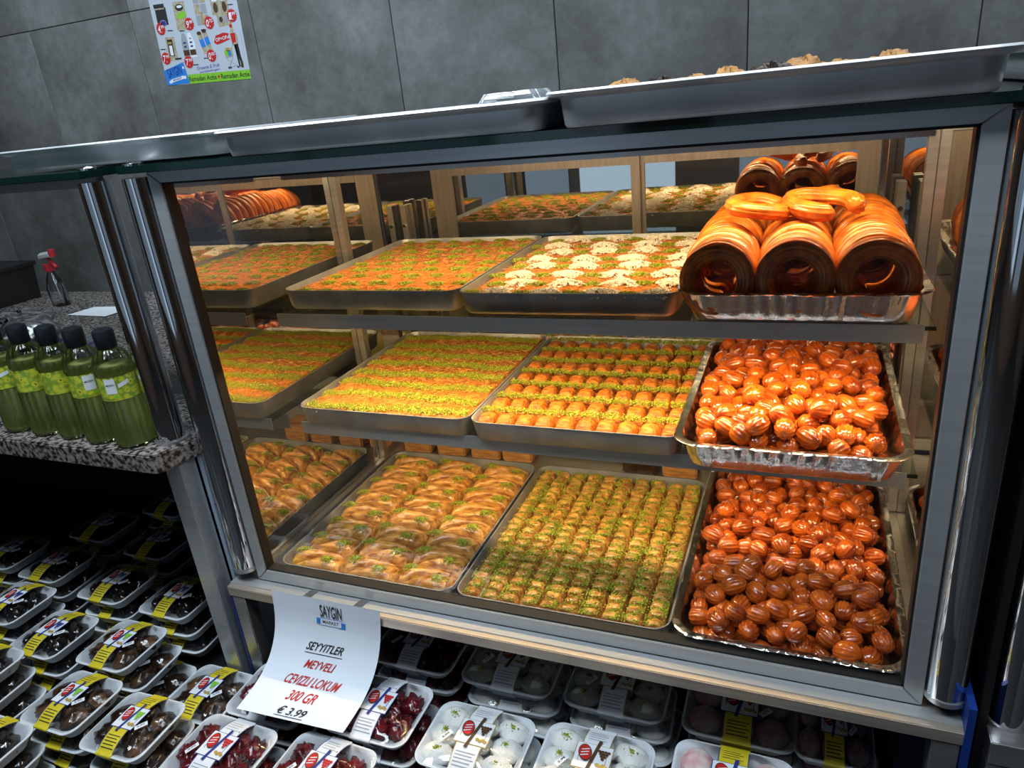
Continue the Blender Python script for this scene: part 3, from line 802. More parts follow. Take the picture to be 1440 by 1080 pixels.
# ------------------------------------------------------------------ trays on top of the case
big_me = tray_mesh(0.535, 0.42, 0.034, 0.035, 'tray', lip=0.012, slant=0.006, name='serving_tray')
big2 = tray_mesh(0.485, 0.44, 0.040, 0.030, 'tray', lip=0.014, slant=0.008, name='serving_tray')
for me, loc, rz, lab in ((big_me, (-0.150, 0.225, 0.8245), 0.0, 'worn steel tray on the glass top over the bottles'),
                         (big_me, (0.427, 0.175, 0.8215), 0.0, 'worn steel tray on the case top with a clear lid in it'),
                         (big2, (0.955, 0.175, 0.8215), 0.0, 'deep steel tray on the case top with pastry scraps inside'),
                         (big_me, (1.515, 0.245, 0.8225), 0.0, 'worn steel tray on the glass top of the adjoining case')):
    tag(link('serving_tray', me, None, loc, (0, 0, rz)), lab, 'tray', 'steel trays on top of the cases')
rng = random.Random(77)
scrap = []
for s in range(4):
    mb = MB()
    def fn(u, v, s=s):
        a = 2 * PI * u; b = PI * (v - 0.5)
        q = 1 + 0.45 * noise.noise(Vector((math.cos(a) * 4 + s * 5, math.sin(a) * 4, v * 7)))
        return (0.030 * q * math.cos(a) * math.cos(b), 0.022 * q * math.sin(a) * math.cos(b), 0.014 * q * math.sin(b) + 0.012)
    scrap.append(mb.grid(36, 20, fn).mesh('pastry_scrap', 'filo_side', True))
scrap_d = scrap[0].copy(); scrap_d.materials.clear(); scrap_d.materials.append(X['choc'])
for k, (x, y, z) in enumerate(((0.775, 0.08, 0.857), (0.818, 0.13, 0.853), (0.865, 0.08, 0.848), (0.905, 0.10, 0.858), (0.960, 0.12, 0.860), (1.00, 0.19, 0.864), (1.040, 0.10, 0.848), (1.10, 0.15, 0.856))):
    dark = k in (1, 4)
    tag(link('pastry_scrap', scrap_d if dark else scrap[k % 4], None, (x, y, 0.826 + 0.0), (0, 0, rng.uniform(0, 6))),
        ('dark flaky pastry scrap in the deep steel tray' if dark else 'golden flaky pastry scrap in the deep steel tray'), 'pastry', 'pastry scraps in the deep tray').scale = (1.2, 1.2, 1.48 + (z - 0.848) * 22)
lid = thing('plastic_lid', 'clear ribbed plastic container lid lying in the steel tray', 'container', (0.610, 0.10, 0.826))  # clear lid of a food container
mb = MB()
rings = [rrect(0.11, 0.09, 0.012, 5, z=0.0), rrect(0.105, 0.085, 0.012, 5, z=0.030), rrect(0.085, 0.065, 0.012, 5, z=0.046)]
mb.loft(rings, cap0=False).obj('lid_shell', 'clear_plastic', lid, 'auto')
for k in range(4):
    MB().tube([(-0.045 + 0.004 * k, -0.0435 + 0.0035 * k, 0.026 + 0.006 * k), (0.010, -0.0435 + 0.0035 * k, 0.026 + 0.006 * k)], 0.0012, 6).obj('lid_rib', 'grey_plastic', lid, True)

# ------------------------------------------------------------------ granite counter with its glass guard
gc = thing('granite_counter', 'granite counter with glass guard holding green cologne bottles', 'counter', (0, 0, ZF))
def gpart(mb, name, m, smooth=False, bevel=0.0, parent=None):
    o = mb.obj(name, m, parent if parent is not None else gc, smooth, bevel)
    if parent is None: o.location = (0, 0, -ZF)
    return o
gz = 0.302
outline = [(-2.6, -0.098), (-0.125, -0.098), (-0.112, -0.090), (-0.088, 0.0), (-0.088, 0.10), (-0.088, 1.05), (-2.6, 1.05)]
gpart(MB().loft([[(x, y, gz - 0.040) for x, y in outline], [(x, y, gz) for x, y in outline]]), 'granite_top', 'granite', bevel=0.003)
gpart(MB().cyl(-0.135, -0.026, gz, 0.800, 0.0265, 40), 'post', 'chrome', 'auto')
gpart(MB().cyl(-0.135, -0.026, gz, gz + 0.005, 0.032, 40), 'post_ring', 'alu_light', 'auto')
gpart(MB().cyl(-0.135, -0.026, 0.8205, 0.8235, 0.020, 28).cyl(-0.135, -0.026, 0.8235, 0.827, 0.013, 20, 0.006), 'screw_cap', 'chrome', 'auto')
gpart(MB().box(-2.5, -0.1075, -0.070, 0.42, 0.8085, 0.8205), 'top_glass', 'glass_edge', bevel=0.001)
gpart(MB().box(-2.5, -0.168, 0.012, 0.018, gz + 0.002, 0.806), 'guard_glass', 'guard')
gpart(MB().box(-2.5, -0.168, 0.006, 0.024, 0.788, 0.8075), 'guard_rail', 'alu', bevel=0.001)
gpart(MB().box(-0.190, -0.168, 0.008, 0.024, gz + 0.001, 0.788), 'guard_stile', 'alu', bevel=0.001)
gpart(MB().box(-0.150, -0.106, -0.052, -0.012, ZF, gz - 0.041), 'leg', 'alu', bevel=0.002)
sp = gpart(MB().box(-0.104, -0.094, -0.010, 0.60, ZF, gz - 0.041), 'side_panel', 'white_panel', bevel=0.001)
for z in (0.05, 0.145, -0.06):
    gpart(MB().box(-0.0939, -0.0935, -0.010, 0.30, z, z + 0.0016), 'panel_seam', 'navy', parent=sp)
gpart(MB().box(-2.6, -0.16, 0.62, 0.64, ZF, gz - 0.041), 'back_panel', 'black')

# bottles of lemon cologne
def flute(r, z, n=80, nr=16, a=0.03):
    return [(r * (1 + a * math.cos(nr * 2 * PI * i / n)) * math.cos(2 * PI * i / n), r * (1 + a * math.cos(nr * 2 * PI * i / n)) * math.sin(2 * PI * i / n), z) for i in range(n)]
def make_bottle():
    b = thing('cologne_bottle', 'x', 'bottle', group='green cologne bottles on the granite')
    prof = [(0.030, 0.0, 0), (0.0350, 0.003, .01), (0.0365, 0.010, .05), (0.0358, 0.098, .05), (0.0340, 0.100, 0), (0.0340, 0.150, 0), (0.0358, 0.152, .03), (0.0345, 0.170, .05), (0.0270, 0.188, .06), (0.0180, 0.196, .02), (0.0150, 0.199, 0), (0.0150, 0.214, 0)]
    MB().loft([flute(r, z, a=a) for r, z, a in prof]).obj('bottle_body', 'bottle', b, True)
    lq = [(0.026, 0.004, 0), (0.0325, 0.008, 0), (0.0332, 0.014, .05), (0.0326, 0.098, .05), (0.0318, 0.101, 0), (0.0318, 0.150, 0), (0.0325, 0.153, .02), (0.0318, 0.166, .02)]
    MB().loft([flute(r, z, a=a) for r, z, a in lq]).obj('cologne', 'liquid', b, True)
    MB().loft([flute(r, z, 40, 1, 0) for r, z in ((0.0170, 0.198), (0.0185, 0.200), (0.0190, 0.228), (0.0175, 0.234), (0.0120, 0.2365))]).obj('cap', 'cap', b, 'auto')
    lab = MB().loft([flute(0.0346, 0.1015, 64, 1, 0), flute(0.0346, 0.1485, 64, 1, 0)], False, False).obj('label', 'lemon', b, True)
    def wrap(u, v, r=0.0350): return (r * math.sin(u / r), -r * math.cos(u / r), v)
    pts = [(-0.0095, 0.1465), (-0.0095, 0.120), (0.0, 0.113), (0.0095, 0.120), (0.0095, 0.1465)]
    mb = MB().grid(8, 6, lambda u, v: wrap((u - 0.5) * 0.020, 0.116 + 0.030 * v)); mb.obj('label_panel', 'white_paper', lab)
    flat_text('MEZEN', 0, 0.1335, 0.016, 0.0036, lambda u, v: wrap(u, v, 0.0352)).obj('lettering', 'ink', lab)
    for cx, m in ((-0.004, 'green_ink'), (0.006, 'yellow')):
        poly(ell(cx, 0.1105, 0.0058, 0.0058, 18), lambda u, v: wrap(u, v, 0.03525)).obj('lemon_slice', m, lab)
        poly(ell(cx, 0.1105, 0.0042, 0.0042, 18), lambda u, v: wrap(u, v, 0.0354)).obj('lemon_slice', 'yellow' if m == 'green_ink' else 'green_ink', lab)
    MB().grid(6, 2, lambda u, v: wrap(0.014 + 0.020 * u, 0.126 + 0.008 * v + 0.006 * u, 0.0353)).obj('price_sticker', 'white_paper', b)
    return b
bottle = make_bottle()
spots = [(-0.205, -0.048, 0.45, 'green cologne bottle beside the chrome post of the glass guard'),
         (-0.290, -0.046, 0.95, 'second green cologne bottle counted from the chrome post'),
         (-0.376, -0.040, 2.2, 'third green cologne bottle counted from the chrome post'),
         (-0.460, -0.040, 1.6, 'fourth green cologne bottle counted from the chrome post'),
         (-0.548, -0.038, 0.2, 'fifth green cologne bottle counted from the chrome post')]
for k, (x, y, rz, lab) in enumerate(spots):
    b = bottle if k == 0 else copy_tree(bottle)
    b.location = (x, y, gz + 0.0005); b.rotation_euler = (0, 0, rz); b['label'] = lab

# things behind the glass guard
sb = thing('spray_bottle', 'clear spray bottle with red trigger head behind the glass guard', 'bottle', (-1.60, 0.86, gz), (0, 0, -0.3))
MB().loft([rrect(0.075 * s, 0.05 * s, 0.02 * s, 5, z=z) for s, z in ((1, 0), (1.05, 0.06), (0.8, 0.10), (0.42, 0.125), (0.38, 0.14))]).obj('bottle_body', 'clear_plastic', sb, 'auto')
MB().cyl(0, 0, 0.132, 0.158, 0.018, 18).obj('collar', 'plastic_red', sb, 'auto')
MB().loft([[(x, y * s, z) for x, y, z in ((-0.05, -0.011, 0.172 + e), (0.06, -0.010, 0.186 + e), (0.06, 0.010, 0.186 + e), (-0.05, 0.011, 0.172 + e))] for e, s in ((0, 1), (0.014, 1), (0.024, 0.6))]).obj('head', 'grey_plastic', sb, False, 0.004)
MB().cyl(0.072, 0, 0.190, 0.216, 0.011, 14).obj('nozzle', 'plastic_red', sb, 'auto')
MB().tube([(0.02, 0, 0.184), (0.045, 0, 0.165), (0.075, 0, 0.150)], 0.007, 8).obj('trigger', 'plastic_red', sb, True)
MB().tube([(0, 0, 0.13), (0.012, 0, 0.06), (0.022, 0, 0.006)], 0.002, 6).obj('dip_tube', 'grey_plastic', sb, True)
tag(MB().add([(-0.11, -0.045, 0), (0.09, -0.055, 0.001), (0.115, 0.06, 0.004), (-0.09, 0.05, 0.001), (-0.11, -0.045, -0.0006), (0.09, -0.055, 0.0004), (0.115, 0.06, 0.0034), (-0.09, 0.05, 0.0004)], [(0, 1, 2, 3), (7, 6, 5, 4), (0, 4, 5, 1), (1, 5, 6, 2), (2, 6, 7, 3), (3, 7, 4, 0)]).obj('paper_slip', 'white_paper'), 'pale paper slip lying on the granite behind the bottles', 'paper')
bpy.data.objects['paper_slip'].location = (-1.30, 0.78, gz + 0.002)
bx = thing('storage_box', 'black storage box standing on the granite behind the glass guard', 'box', (-2.02, 0.86, gz))
MB().loft([rrect(0.34 * s, 0.24 * s, 0.012, 3, z=z) for s, z in ((0.94, 0), (1, 0.14), (1.0, 0.145), (0.96, 0.145), (0.92, 0.02))]).obj('box_body', 'black', bx, 'auto')
MB().loft([rrect(0.355, 0.255, 0.014, 3, z=0.132), rrect(0.355, 0.255, 0.014, 3, z=0.145)]).obj('box_rim', 'black', bx, 'auto')
# see-through bags of goods behind the bottles
def bag(name, label, loc, a, b, h, m, seed):
    def fn(u, v):
        t = 2 * PI * u; p = PI * (v - 0.5) * 0.98
        q = 1 + 0.22 * noise.noise(Vector((math.cos(t) * 2.2 + seed, math.sin(t) * 2.2, v * 3)))
        return (a * q * math.cos(t) * math.cos(p) ** 0.6, b * q * math.sin(t) * math.cos(p) ** 0.6, h * (0.5 + 0.5 * math.sin(p)) * q)
    o = MB().grid(40, 18, fn).obj(name, m, None, True); o.location = loc
    tag(o, label, 'bag'); return o
X['bag_a'] = mat('speckled plastic bag', (0.05, 0.055, 0.06), (0.22, 0.21, 0.22), scale=45, rough=0.12, coat=0.8, bump=0.5, bscale=18, lo=0.42, hi=0.6)
X['bag_b'] = mat('blue printed plastic bag', (0.008, 0.02, 0.16), (0.20, 0.22, 0.27), scale=12, rough=0.12, coat=0.8, bump=0.4, bscale=18, lo=0.40, hi=0.5)
bag('plastic_bag', 'large speckled clear bag of goods behind the cologne bottles', (-1.22, 0.40, gz), 0.17, 0.12, 0.085, 'bag_a', 1)
bag('plastic_bag', 'blue printed plastic bag behind the cologne bottles', (-0.86, 0.34, gz), 0.14, 0.10, 0.050, 'bag_b', 4)
bag('plastic_bag', 'small speckled bag behind the large speckled bag', (-1.42, 0.58, gz), 0.12, 0.08, 0.06, 'bag_a', 7)

# ------------------------------------------------------------------ adjoining case at the other end
nc = thing('display_case', 'adjoining dark display case with chrome post and blue film edge', 'display case', (0, 0, ZF))
def npart(mb, name, m, smooth=False, bevel=0.0):
    o = mb.obj(name, m, nc, smooth, bevel); o.location = (0, 0, -ZF); return o
npart(MB().cyl(1.316, -0.004, -0.030, 0.800, 0.0265, 40), 'post', 'chrome', 'auto')
npart(MB().cyl(1.316, -0.004, -0.034, -0.024, 0.0285, 40), 'post_ring', 'alu_light', 'auto')
npart(MB().box(1.2885, 2.4, -0.048, 0.012, -0.075, -0.034), 'sill', 'alu_light', bevel=0.0015)
npart(MB().box(1.2885, 1.325, -0.046, -0.012, ZF, -0.076), 'leg', 'alu_light', bevel=0.002)
npart(MB().box(1.276, 1.2875, -0.020, 0.86, ZF, 0.800), 'side_panel', 'black', bevel=0.001)
npart(MB().box(1.3435, 2.4, -0.012, 0.010, -0.033, 0.800), 'front_panel', 'black', bevel=0.001)
npart(MB().box(1.2795, 2.4, -0.032, 0.90, 0.8085, 0.8205), 'top_glass', 'glass_edge', bevel=0.001)

# ------------------------------------------------------------------ packed sweets in front and below
PW, PD, PH = 0.176, 0.140, 0.030
def film_z(x, y, hi):
    a = min(1, abs(x) / (PW / 2 - 0.004)); b = min(1, abs(y) / (PD / 2 - 0.004))
    return PH + 0.001 + hi * (1 - a ** 3) * (1 - b ** 3)
foam_prof = [(0.020, 0.0), (0.016, 0.003), (0.004, PH - 0.004), (0.0, PH - 0.002), (0.0, PH), (0.004, PH + 0.0008), (0.010, PH - 0.003), (0.019, 0.006), (0.026, 0.0045)]
foam_me = MB().loft([rrect(PW - 2 * i, PD - 2 * i, max(0.026 - i * 0.4, 0.008), 7, z=z) for i, z in foam_prof]).mesh('foam_tray', 'foam', 'auto')
def blob_mesh(name, m, a, b, c, seed, lump=0.25, fr=2.0):
    def fn(u, v):
        t = 2 * PI * u; p = PI * (v - 0.5)
        d = Vector((math.cos(t) * math.cos(p), math.sin(t) * math.cos(p), math.sin(p)))
        q = 1 + lump * noise.noise(d * fr + Vector((seed * 3.3, 0, 0))) + lump * 0.4 * noise.noise(d * fr * 3 + Vector((0, seed, 0)))
        return (a * q * d.x, b * q * d.y, c * q * d.z)
    return MB().grid(20, 12, fn).mesh(name, m, True)
film_me = {}
def make_pack(kind):
    rng = random.Random(3 + {'walnut': 1, 'plum': 2, 'cherry': 3, 'white': 4, 'pink': 5}[kind])
    b = thing('sweets_pack', 'x', 'sweets pack')
    link('foam_tray', foam_me, b)
    hi = 0.017
    if kind in ('walnut', 'plum'):
        for k, (x, y) in enumerate(((-0.052, 0.018), (-0.045, -0.026), (0.004, 0.028), (0.010, -0.012), (0.056, 0.022), (0.050, -0.027))):
            link('sweet', blob_mesh('sweet', kind, 0.029, 0.022, 0.0165, k + 3, 0.30), b, (x, y, 0.0235), (0, 0, rng.uniform(0, 3)))
    elif kind == 'cherry':
        for k, (x, y) in enumerate(((-0.055, 0.025), (-0.058, -0.015), (-0.03, 0.0), (-0.028, -0.036), (0.012, 0.030), (0.03, 0.0), (0.020, -0.034), (0.058, 0.026), (0.060, -0.022))):
            link('sweet', blob_mesh('sweet', kind, 0.023, 0.019, 0.0165, k + 9, 0.55, 3.0), b, (x, y, 0.0235), (0, 0, rng.uniform(0, 3)))
    elif kind == 'white':
        for k, (x, y) in enumerate(((-0.053, 0.038), (-0.055, 0.0), (-0.053, -0.038), (0.0, 0.038), (0.0, 0.0), (0.0, -0.038), (0.052, 0.038), (0.054, 0.0), (0.052, -0.038))):
            s = link('sweet', blob_mesh('sweet', 'lokum', 0.0285, 0.0215, 0.0170, k + 20, 0.12), b, (x, y, 0.0235), (0, 0, rng.uniform(-0.2, 0.2)))
            def pl(r): 
                t = r.uniform(0, 2 * PI); q = min(abs(r.gauss(0, 0.5)), 1.1)
                return (0.010 * q * math.cos(t), 0.008 * q * math.sin(t), 0.0172 - 0.002 * q + r.uniform(-0.0005, 0.0008))
            p = link('pistachio_topping', crumbs(random.Random(k), 60, pl, 0.0016).mesh('pistachio_topping', 'pistachio'), s); p['kind'] = 'stuff'
    else:
        for k in range(6):
            link('sweet', blob_mesh('sweet', 'pink', 0.025, 0.029, 0.0165, k + 40, 0.08), b, (-0.052 + 0.052 * (k % 3), -0.030 + 0.060 * (k // 3), 0.0235))
    if 'film' not in film_me:
        def ff(u, v):
            x = (u - 0.5) * (PW - 0.006); y = (v - 0.5) * (PD - 0.006)
            cx, cy = max(abs(x) - (PW / 2 - 0.026), 0), max(abs(y) - (PD / 2 - 0.026), 0); r = math.hypot(cx, cy)
            if r > 0.023:
                s = 0.023 / r; x = math.copysign(PW / 2 - 0.026 + cx * s, x) if cx else x; y = math.copysign(PD / 2 - 0.026 + cy * s, y) if cy else y
            return (x, y, film_z(x, y, hi) + 0.0012 * noise.noise(Vector((x * 60, y * 60, 1))) + 0.0005 * noise.noise(Vector((x * 200, y * 40, 2))))
        film_me['film'] = MB().grid(44, 36, ff).mesh('wrap_film', 'film', True)
    link('wrap_film', film_me['film'], b)
    # paper band across the middle, printed
    yel = kind in ('walnut', 'plum', 'pink')
    bw = 0.044
    def on(u, v, e=0.0012): return (u, v, film_z(u, v, hi) + e)
    band = MB()
    pts = [-PD / 2 - 0.001] + [(-0.5 + k / 24) * (PD - 0.004) for k in range(25)] + [PD / 2 + 0.001]
    rows = [[(-bw / 2 + bw * i / 6, y, film_z(-bw / 2 + bw * i / 6, y, hi) + 0.0010) for i in range(7)] for y in pts]
    y0 = PD / 2 + 0.0012
    rows = [[(p[0], -y0 + 0.012, 0.004) for p in rows[0]]] + [[(p[0], -y0, PH - 0.002) for p in rows[0]]] + rows + [[(p[0], y0, PH - 0.002) for p in rows[0]]] + [[(p[0], y0 - 0.012, 0.004) for p in rows[0]]]
    vs = [p for r in rows for p in r]; n = 7
    band.add(vs, [(j * n + i, j * n + i + 1, (j + 1) * n + i + 1, (j + 1) * n + i) for j in range(len(rows) - 1) for i in range(n - 1)])
    bd = band.obj('label_band', 'yellow' if yel else 'white_paper', b, True)
    edge = 'navy' if kind != 'white' else 'gold'
    def strip(x0, x1, ya, yb, m, e, name='print'):
        MB().grid(max(1, int((x1 - x0) / 0.008)), max(2, int(abs(yb - ya) / 0.008)), lambda u, v: on(x0 + (x1 - x0) * u, ya + (yb - ya) * v, e)).obj(name, m, bd)
    for s in (-1, 1): strip(s * (bw / 2 - 0.0006) - 0.0006, s * (bw / 2 - 0.0006) + 0.0006, -0.066, 0.066, edge, 0.0016)
    for k in range(5): strip(-0.017, 0.017 - 0.004 * (k % 2), -0.060 + 0.0052 * k, -0.0585 + 0.0052 * k, 'ink' if yel else 'grey_ink', 0.0016)
    for k in range(4): strip(-0.016, 0.014 - 0.005 * (k % 2), 0.036 + 0.006 * k, 0.0372 + 0.006 * k, 'brown_ink' if yel else 'grey_ink', 0.0016)
    def spot(pts, m, e, name='print'): poly(pts, lambda u, v: on(u, v, e)).obj(name, m, bd)
    spot(rct(0, 0.001, 0.059, 0.050, 0.0), edge, 0.0022, 'logo_panel'); spot(rct(0, 0.001, 0.0565, 0.0475), 'white_paper', 0.0026, 'logo_panel')
    spot(ell(-0.013, 0.006, 0.0105, 0.0165, 20, 0.3), 'brown_ink', 0.0030); spot(ell(-0.013, 0.006, 0.0090, 0.0145, 20, 0.3), 'red_ink', 0.0034)
    for k in range(3): spot(rct(-0.013, 0.0005 + 0.0055 * k, 0.0125, 0.0017, 0.35), 'white_paper', 0.0038)
    fruit = {'walnut': 'green_ink', 'plum': 'navy', 'cherry': 'red_ink', 'white': 'brown_ink', 'pink': 'red_ink'}[kind]
    for k in range(10):
        rw = (0, 0, 0, 0, 1, 1, 1, 2, 2, 3)[k]; cl = (0, 1, 2, 3, 0, 1, 2, 0, 1, 0)[k]
        spot(ell(0.0085 + 0.0048 * cl + 0.0024 * rw, 0.014 - 0.0048 * rw, 0.0026, 0.0026, 10), fruit, 0.0030 + 0.00006 * k)
    for k in range(4): spot(ell(0.010 + 0.0046 * k, -0.012 - 0.002 * (k % 2), 0.0033, 0.0030, 10), 'gold', 0.0030 + 0.00006 * k)
    spot(rct(0.001, 0.001, 0.0055, 0.066, -0.16), 'navy' if kind != 'white' else 'brown_ink', 0.0042)
    # price sticker with figures
    def st(u, v, e=0.0016): return (u, v, film_z(u, v, hi) + e)
    sx, sy, ra = (0.040, -0.008, 0.9) if yel else (-0.045, -0.016, 1.0)
    pk = MB().add([st(*p) for p in rct(sx, sy, 0.024, 0.0095, ra)], [(0, 1, 2, 3)]).obj('price_sticker', 'white_paper', b)
    flat_text('3,99', sx, sy, 0.014, 0.0042, lambda u, v: st(u, v, 0.0022), rot=ra).obj('price_figures', 'ink', pk)
    return b
packs = {k: make_pack(k) for k in ('walnut', 'plum', 'cherry', 'white', 'pink')}
used = set()
def pack(kind, x, y, ztop, label, rz=0.0, rx=0.0, ry=0.0, group='packed sweets on the display shelf'):
    b = packs[kind] if kind not in used else copy_tree(packs[kind]); used.add(kind)
    b.location = (x, y, ztop - PH); b.rotation_euler = (rx, ry, rz)
    tag(b, label, 'sweets pack', group)
    return b

ds = thing('display_shelf', 'black display shelf board under the packed sweets', 'shelf', (0, 0, -0.345))
for x0, x1, y0, y1 in ((-2.2, 1.27, -0.62, -0.056), (-2.2, -0.156, -0.055, 0.60), (-0.040, 1.212, -0.055, 0.78)):
    MB().box(x0, x1, y0, y1, -0.020, 0).obj('board', 'dark_shelf', ds, False, 0.002)
BR = (0.87, 1.03, 1.0); WH = (1.10, 1.05, 1.0)
def stack(kind, x, y, ztop, label, below=1, sc=BR, rz=0.0, rx=0.0, dx=0.008, dy=0.0, group='packed sweets on the display shelf', under=None):
    o = pack(kind, x, y, ztop, label, rz, rx, group=group); o.scale = sc
    for k in range(below):
        z = ztop - 0.049 * (k + 1)
        if z - PH < -0.345: break
        p = pack(kind, x + dx * (k + 1), y + dy * (k + 1), z, under + (', second from top' if k == 0 else ', third from top' if k == 1 else ', lowest of all'), rz + 0.05 * (-1) ** k, 0.0, group=group); p.scale = sc
    return o
YG = 'yellow-banded packs of walnut sweets'
stack('walnut', -0.383, -0.112, -0.200, 'yellow-banded walnut sweets pack at the foot of the counter leg, topmost of its stack', 2, dx=0.028, group=YG, under='yellow-banded walnut sweets pack lower in the stack by the counter leg')
stack('plum', -0.586, -0.128, -0.200, 'yellow-banded pack of dark grape sweets between two walnut packs', 2, group=YG, under='yellow-banded dark sweets pack lower in the stack behind the others')
stack('plum', -0.800, -0.075, -0.195, 'yellow-banded dark sweets pack at the far end of the lit row', 2, group=YG, under='yellow-banded dark sweets pack lowest at the end of the row')
stack('plum', -0.610, -0.288, -0.165, 'yellow-banded dark sweets pack raised on a stack', 3, group=YG, under='yellow-banded dark sweets pack inside the raised stack', dx=0.012)
stack('walnut', -0.345, -0.270, -0.200, 'yellow-banded walnut sweets pack with cream walnut halves showing', 2, group=YG, under='yellow-banded walnut pack tucked below the one with cream halves')
stack('walnut', -0.158, -0.282, -0.197, 'yellow-banded walnut sweets pack beside the red sweets', 2, group=YG, under='yellow-banded walnut pack tucked below, beside the red sweets', rz=0.03)
stack('plum', -0.400, -0.425, -0.180, 'yellow-banded dark sweets pack at the front edge of the shelf', 3, group=YG, under='yellow-banded dark sweets pack under the one at the front edge')
stack('walnut', -0.128, -0.132, -0.255, 'yellow-banded walnut sweets pack set lower behind the red sweets', 1, group=YG, under='yellow-banded walnut pack lowest behind the red sweets')
stack('walnut', -0.185, -0.440, -0.258, 'yellow-banded walnut sweets pack low at the front edge of the shelf', 1, group=YG, under='yellow-banded walnut pack lowest at the front edge of the shelf')
RG = 'white-banded packs of red fruit lokum'; R_ = (1.0, 1.06, 1.0)
stack('cherry', 0.058, -0.282, -0.200, 'dark red lokum pack beside the walnut sweets, under the corner of the price sheet', 2, R_, group=RG, rz=-0.02, under='dark red lokum pack lower in the stack beside the walnut sweets')
stack('cherry', 0.050, -0.110, -0.225, 'dark red lokum pack mostly hidden behind the price sheet', 1, R_, group=RG, under='dark red lokum pack lowest behind the price sheet')
stack('cherry', 0.262, -0.262, -0.205, 'dark red lokum pack under the lower edge of the price sheet', 2, R_, group=RG, rz=-0.03, under='dark red lokum pack lower in the stack below the price sheet')
stack('cherry', 0.298, -0.108, -0.198, 'dark red lokum pack between the price sheet and the white lokum', 2, R_, group=RG, under='dark red lokum pack lower in the stack next to the white lokum')
WG = 'packs of white lokum'
stack('white', 0.507, -0.122, -0.200, 'white coconut lokum pack next to the dark red lokum', 2, WH, group=WG, under='white lokum pack lower in the stack next to the red lokum')
stack('white', 0.722, -0.112, -0.200, 'white coconut lokum pack between another white pack and the pink one', 2, WH, group=WG, under='white lokum pack lower in the stack next to the pink lokum')
stack('pink', 0.945, -0.085, -0.200, 'yellow-banded pink and white lokum pack', 2, WH, group='packs of pink lokum', under='pink and white lokum pack lower in its stack')
DG = 'packs in the dark under the display case'
for k, (kind, x) in enumerate((('cherry', 0.290), ('white', 0.505), ('white', 0.722), ('pink', 0.945), ('pink', 1.100))):
    lab = ['dark red lokum pack in the shade under the case', 'white lokum pack in the shade under the case next to the red one', 'white lokum pack in the shade under the case next to the pink one', 'pink lokum pack in the shade under the middle of the foil tray', 'pink lokum pack in the shade by the case leg'][k]
    stack(kind, x, 0.078, -0.205, lab, 2, WH if k < 4 else (0.72, 1.05, 1), group=DG, under=lab.replace(' in the shade', ' low'))
LG = 'packs in the dark under the granite counter'
for x, y, w in ((-0.880, 0.262, 'in the third row back, away from the leg'), (-0.760, 0.420, 'at the very back'), (-0.630, 0.236, 'in the third row back, towards the leg'), (-0.845, 0.080, 'second row, third from the leg'),
                (-0.590, 0.058, 'second row, second from the leg'), (-0.375, 0.056, 'second row, beside the leg'), (-1.045, 0.090, 'second row, fourth from the leg')):
    stack('plum', x, y, -0.196, 'dark sweets pack shaded by the counter, ' + w, 1, group=LG, under='dark pack shaded by the counter, ' + w.split(',')[0])
    z = -0.196 - 0.049 * 2
    p = pack('plum', x + 0.016, y, z, 'dark pack lowest in a shaded stack under the granite counter', 0.05, group=LG); p.scale = BR

# ------------------------------------------------------------------ the price sheet taped to the sill
PR = [(-.0515, -.0110), (-.0535, -.034), (-.0560, -.058), (-.0620, -.085), (-.0760, -.116), (-.103, -.146), (-.145, -.166), (-.205, -.175)]
def prof(v):
    t = max(0.0, min(0.99999, v)) * (len(PR) - 1); k = int(t); f = t - k
    gg = lambda i: Vector(PR[max(0, min(len(PR) - 1, i))])
    p0, p1, p2, p3 = gg(k - 1), gg(k), gg(k + 1), gg(k + 2)
    return 0.5 * (2 * p1 + (p2 - p0) * f + (2 * p0 - 5 * p1 + 4 * p2 - p3) * f * f + (3 * p1 - p0 - 3 * p2 + p3) * f ** 3)
def S(u, v, e=0.0):
    a = prof(v - 0.01); b = prof(v + 0.01); t = (b - a).normalized(); nrm = Vector((t.y, -t.x))
    y, z = prof(v)
    x0 = .043 - .005 * v; x1 = .300 - .024 * v
    return (x0 + (x1 - x0) * u, y + .010 * u * v + nrm.x * e, z + nrm.y * e)
ps = thing('price_sheet', 'white price sheet taped to the sill, curling over the packed sweets', 'price sheet', (0, 0, 0))
MB().grid(16, 60, lambda u, v: S(u, v)).obj('paper', 'sheet', ps, True)
def stext(s, u, v, w, h, m, slant=0.0):
    flat_text(s, u, -v, w, h, lambda a, b: S(a, -b, 0.0010), slant).obj('lettering', m, ps)
def sline(u0, u1, v0, v1, th, m, name='underline'):
    MB().grid(10, 1, lambda a, b: S(u0 + (u1 - u0) * a, v0 + (v1 - v0) * a + th * b, 0.0010)).obj(name, m, ps)
stext('SAYGIN', 0.555, 0.165, 0.20, 0.170, 'ink')
MB().grid(8, 3, lambda a, b: S(0.415 + 0.06 * a, 0.27 + 0.075 * b, 0.0008)).obj('ribbon', 'blue_ink', ps)
MB().grid(8, 3, lambda a, b: S(0.625 + 0.06 * a, 0.285 + 0.075 * b, 0.0008)).obj('ribbon', 'blue_ink', ps)
MB().grid(8, 3, lambda a, b: S(0.45 + 0.20 * a, 0.262 + 0.09 * b, 0.0009)).obj('ribbon', 'blue_ink', ps)
MB().grid(8, 3, lambda a, b: S(0.453 + 0.194 * a, 0.267 + 0.08 * b, 0.0011)).obj('ribbon', 'sheet', ps)
flat_text('MARKET', 0.55, -0.307, 0.150, 0.040, lambda a, b: S(a, -b, 0.0013)).obj('lettering', 'ink', ps)
stext('SEYYITLER', 0.515, 0.563, 0.345, 0.066, 'ink', 0.5)
sline(0.325, 0.685, 0.612, 0.612, 0.005, 'ink')
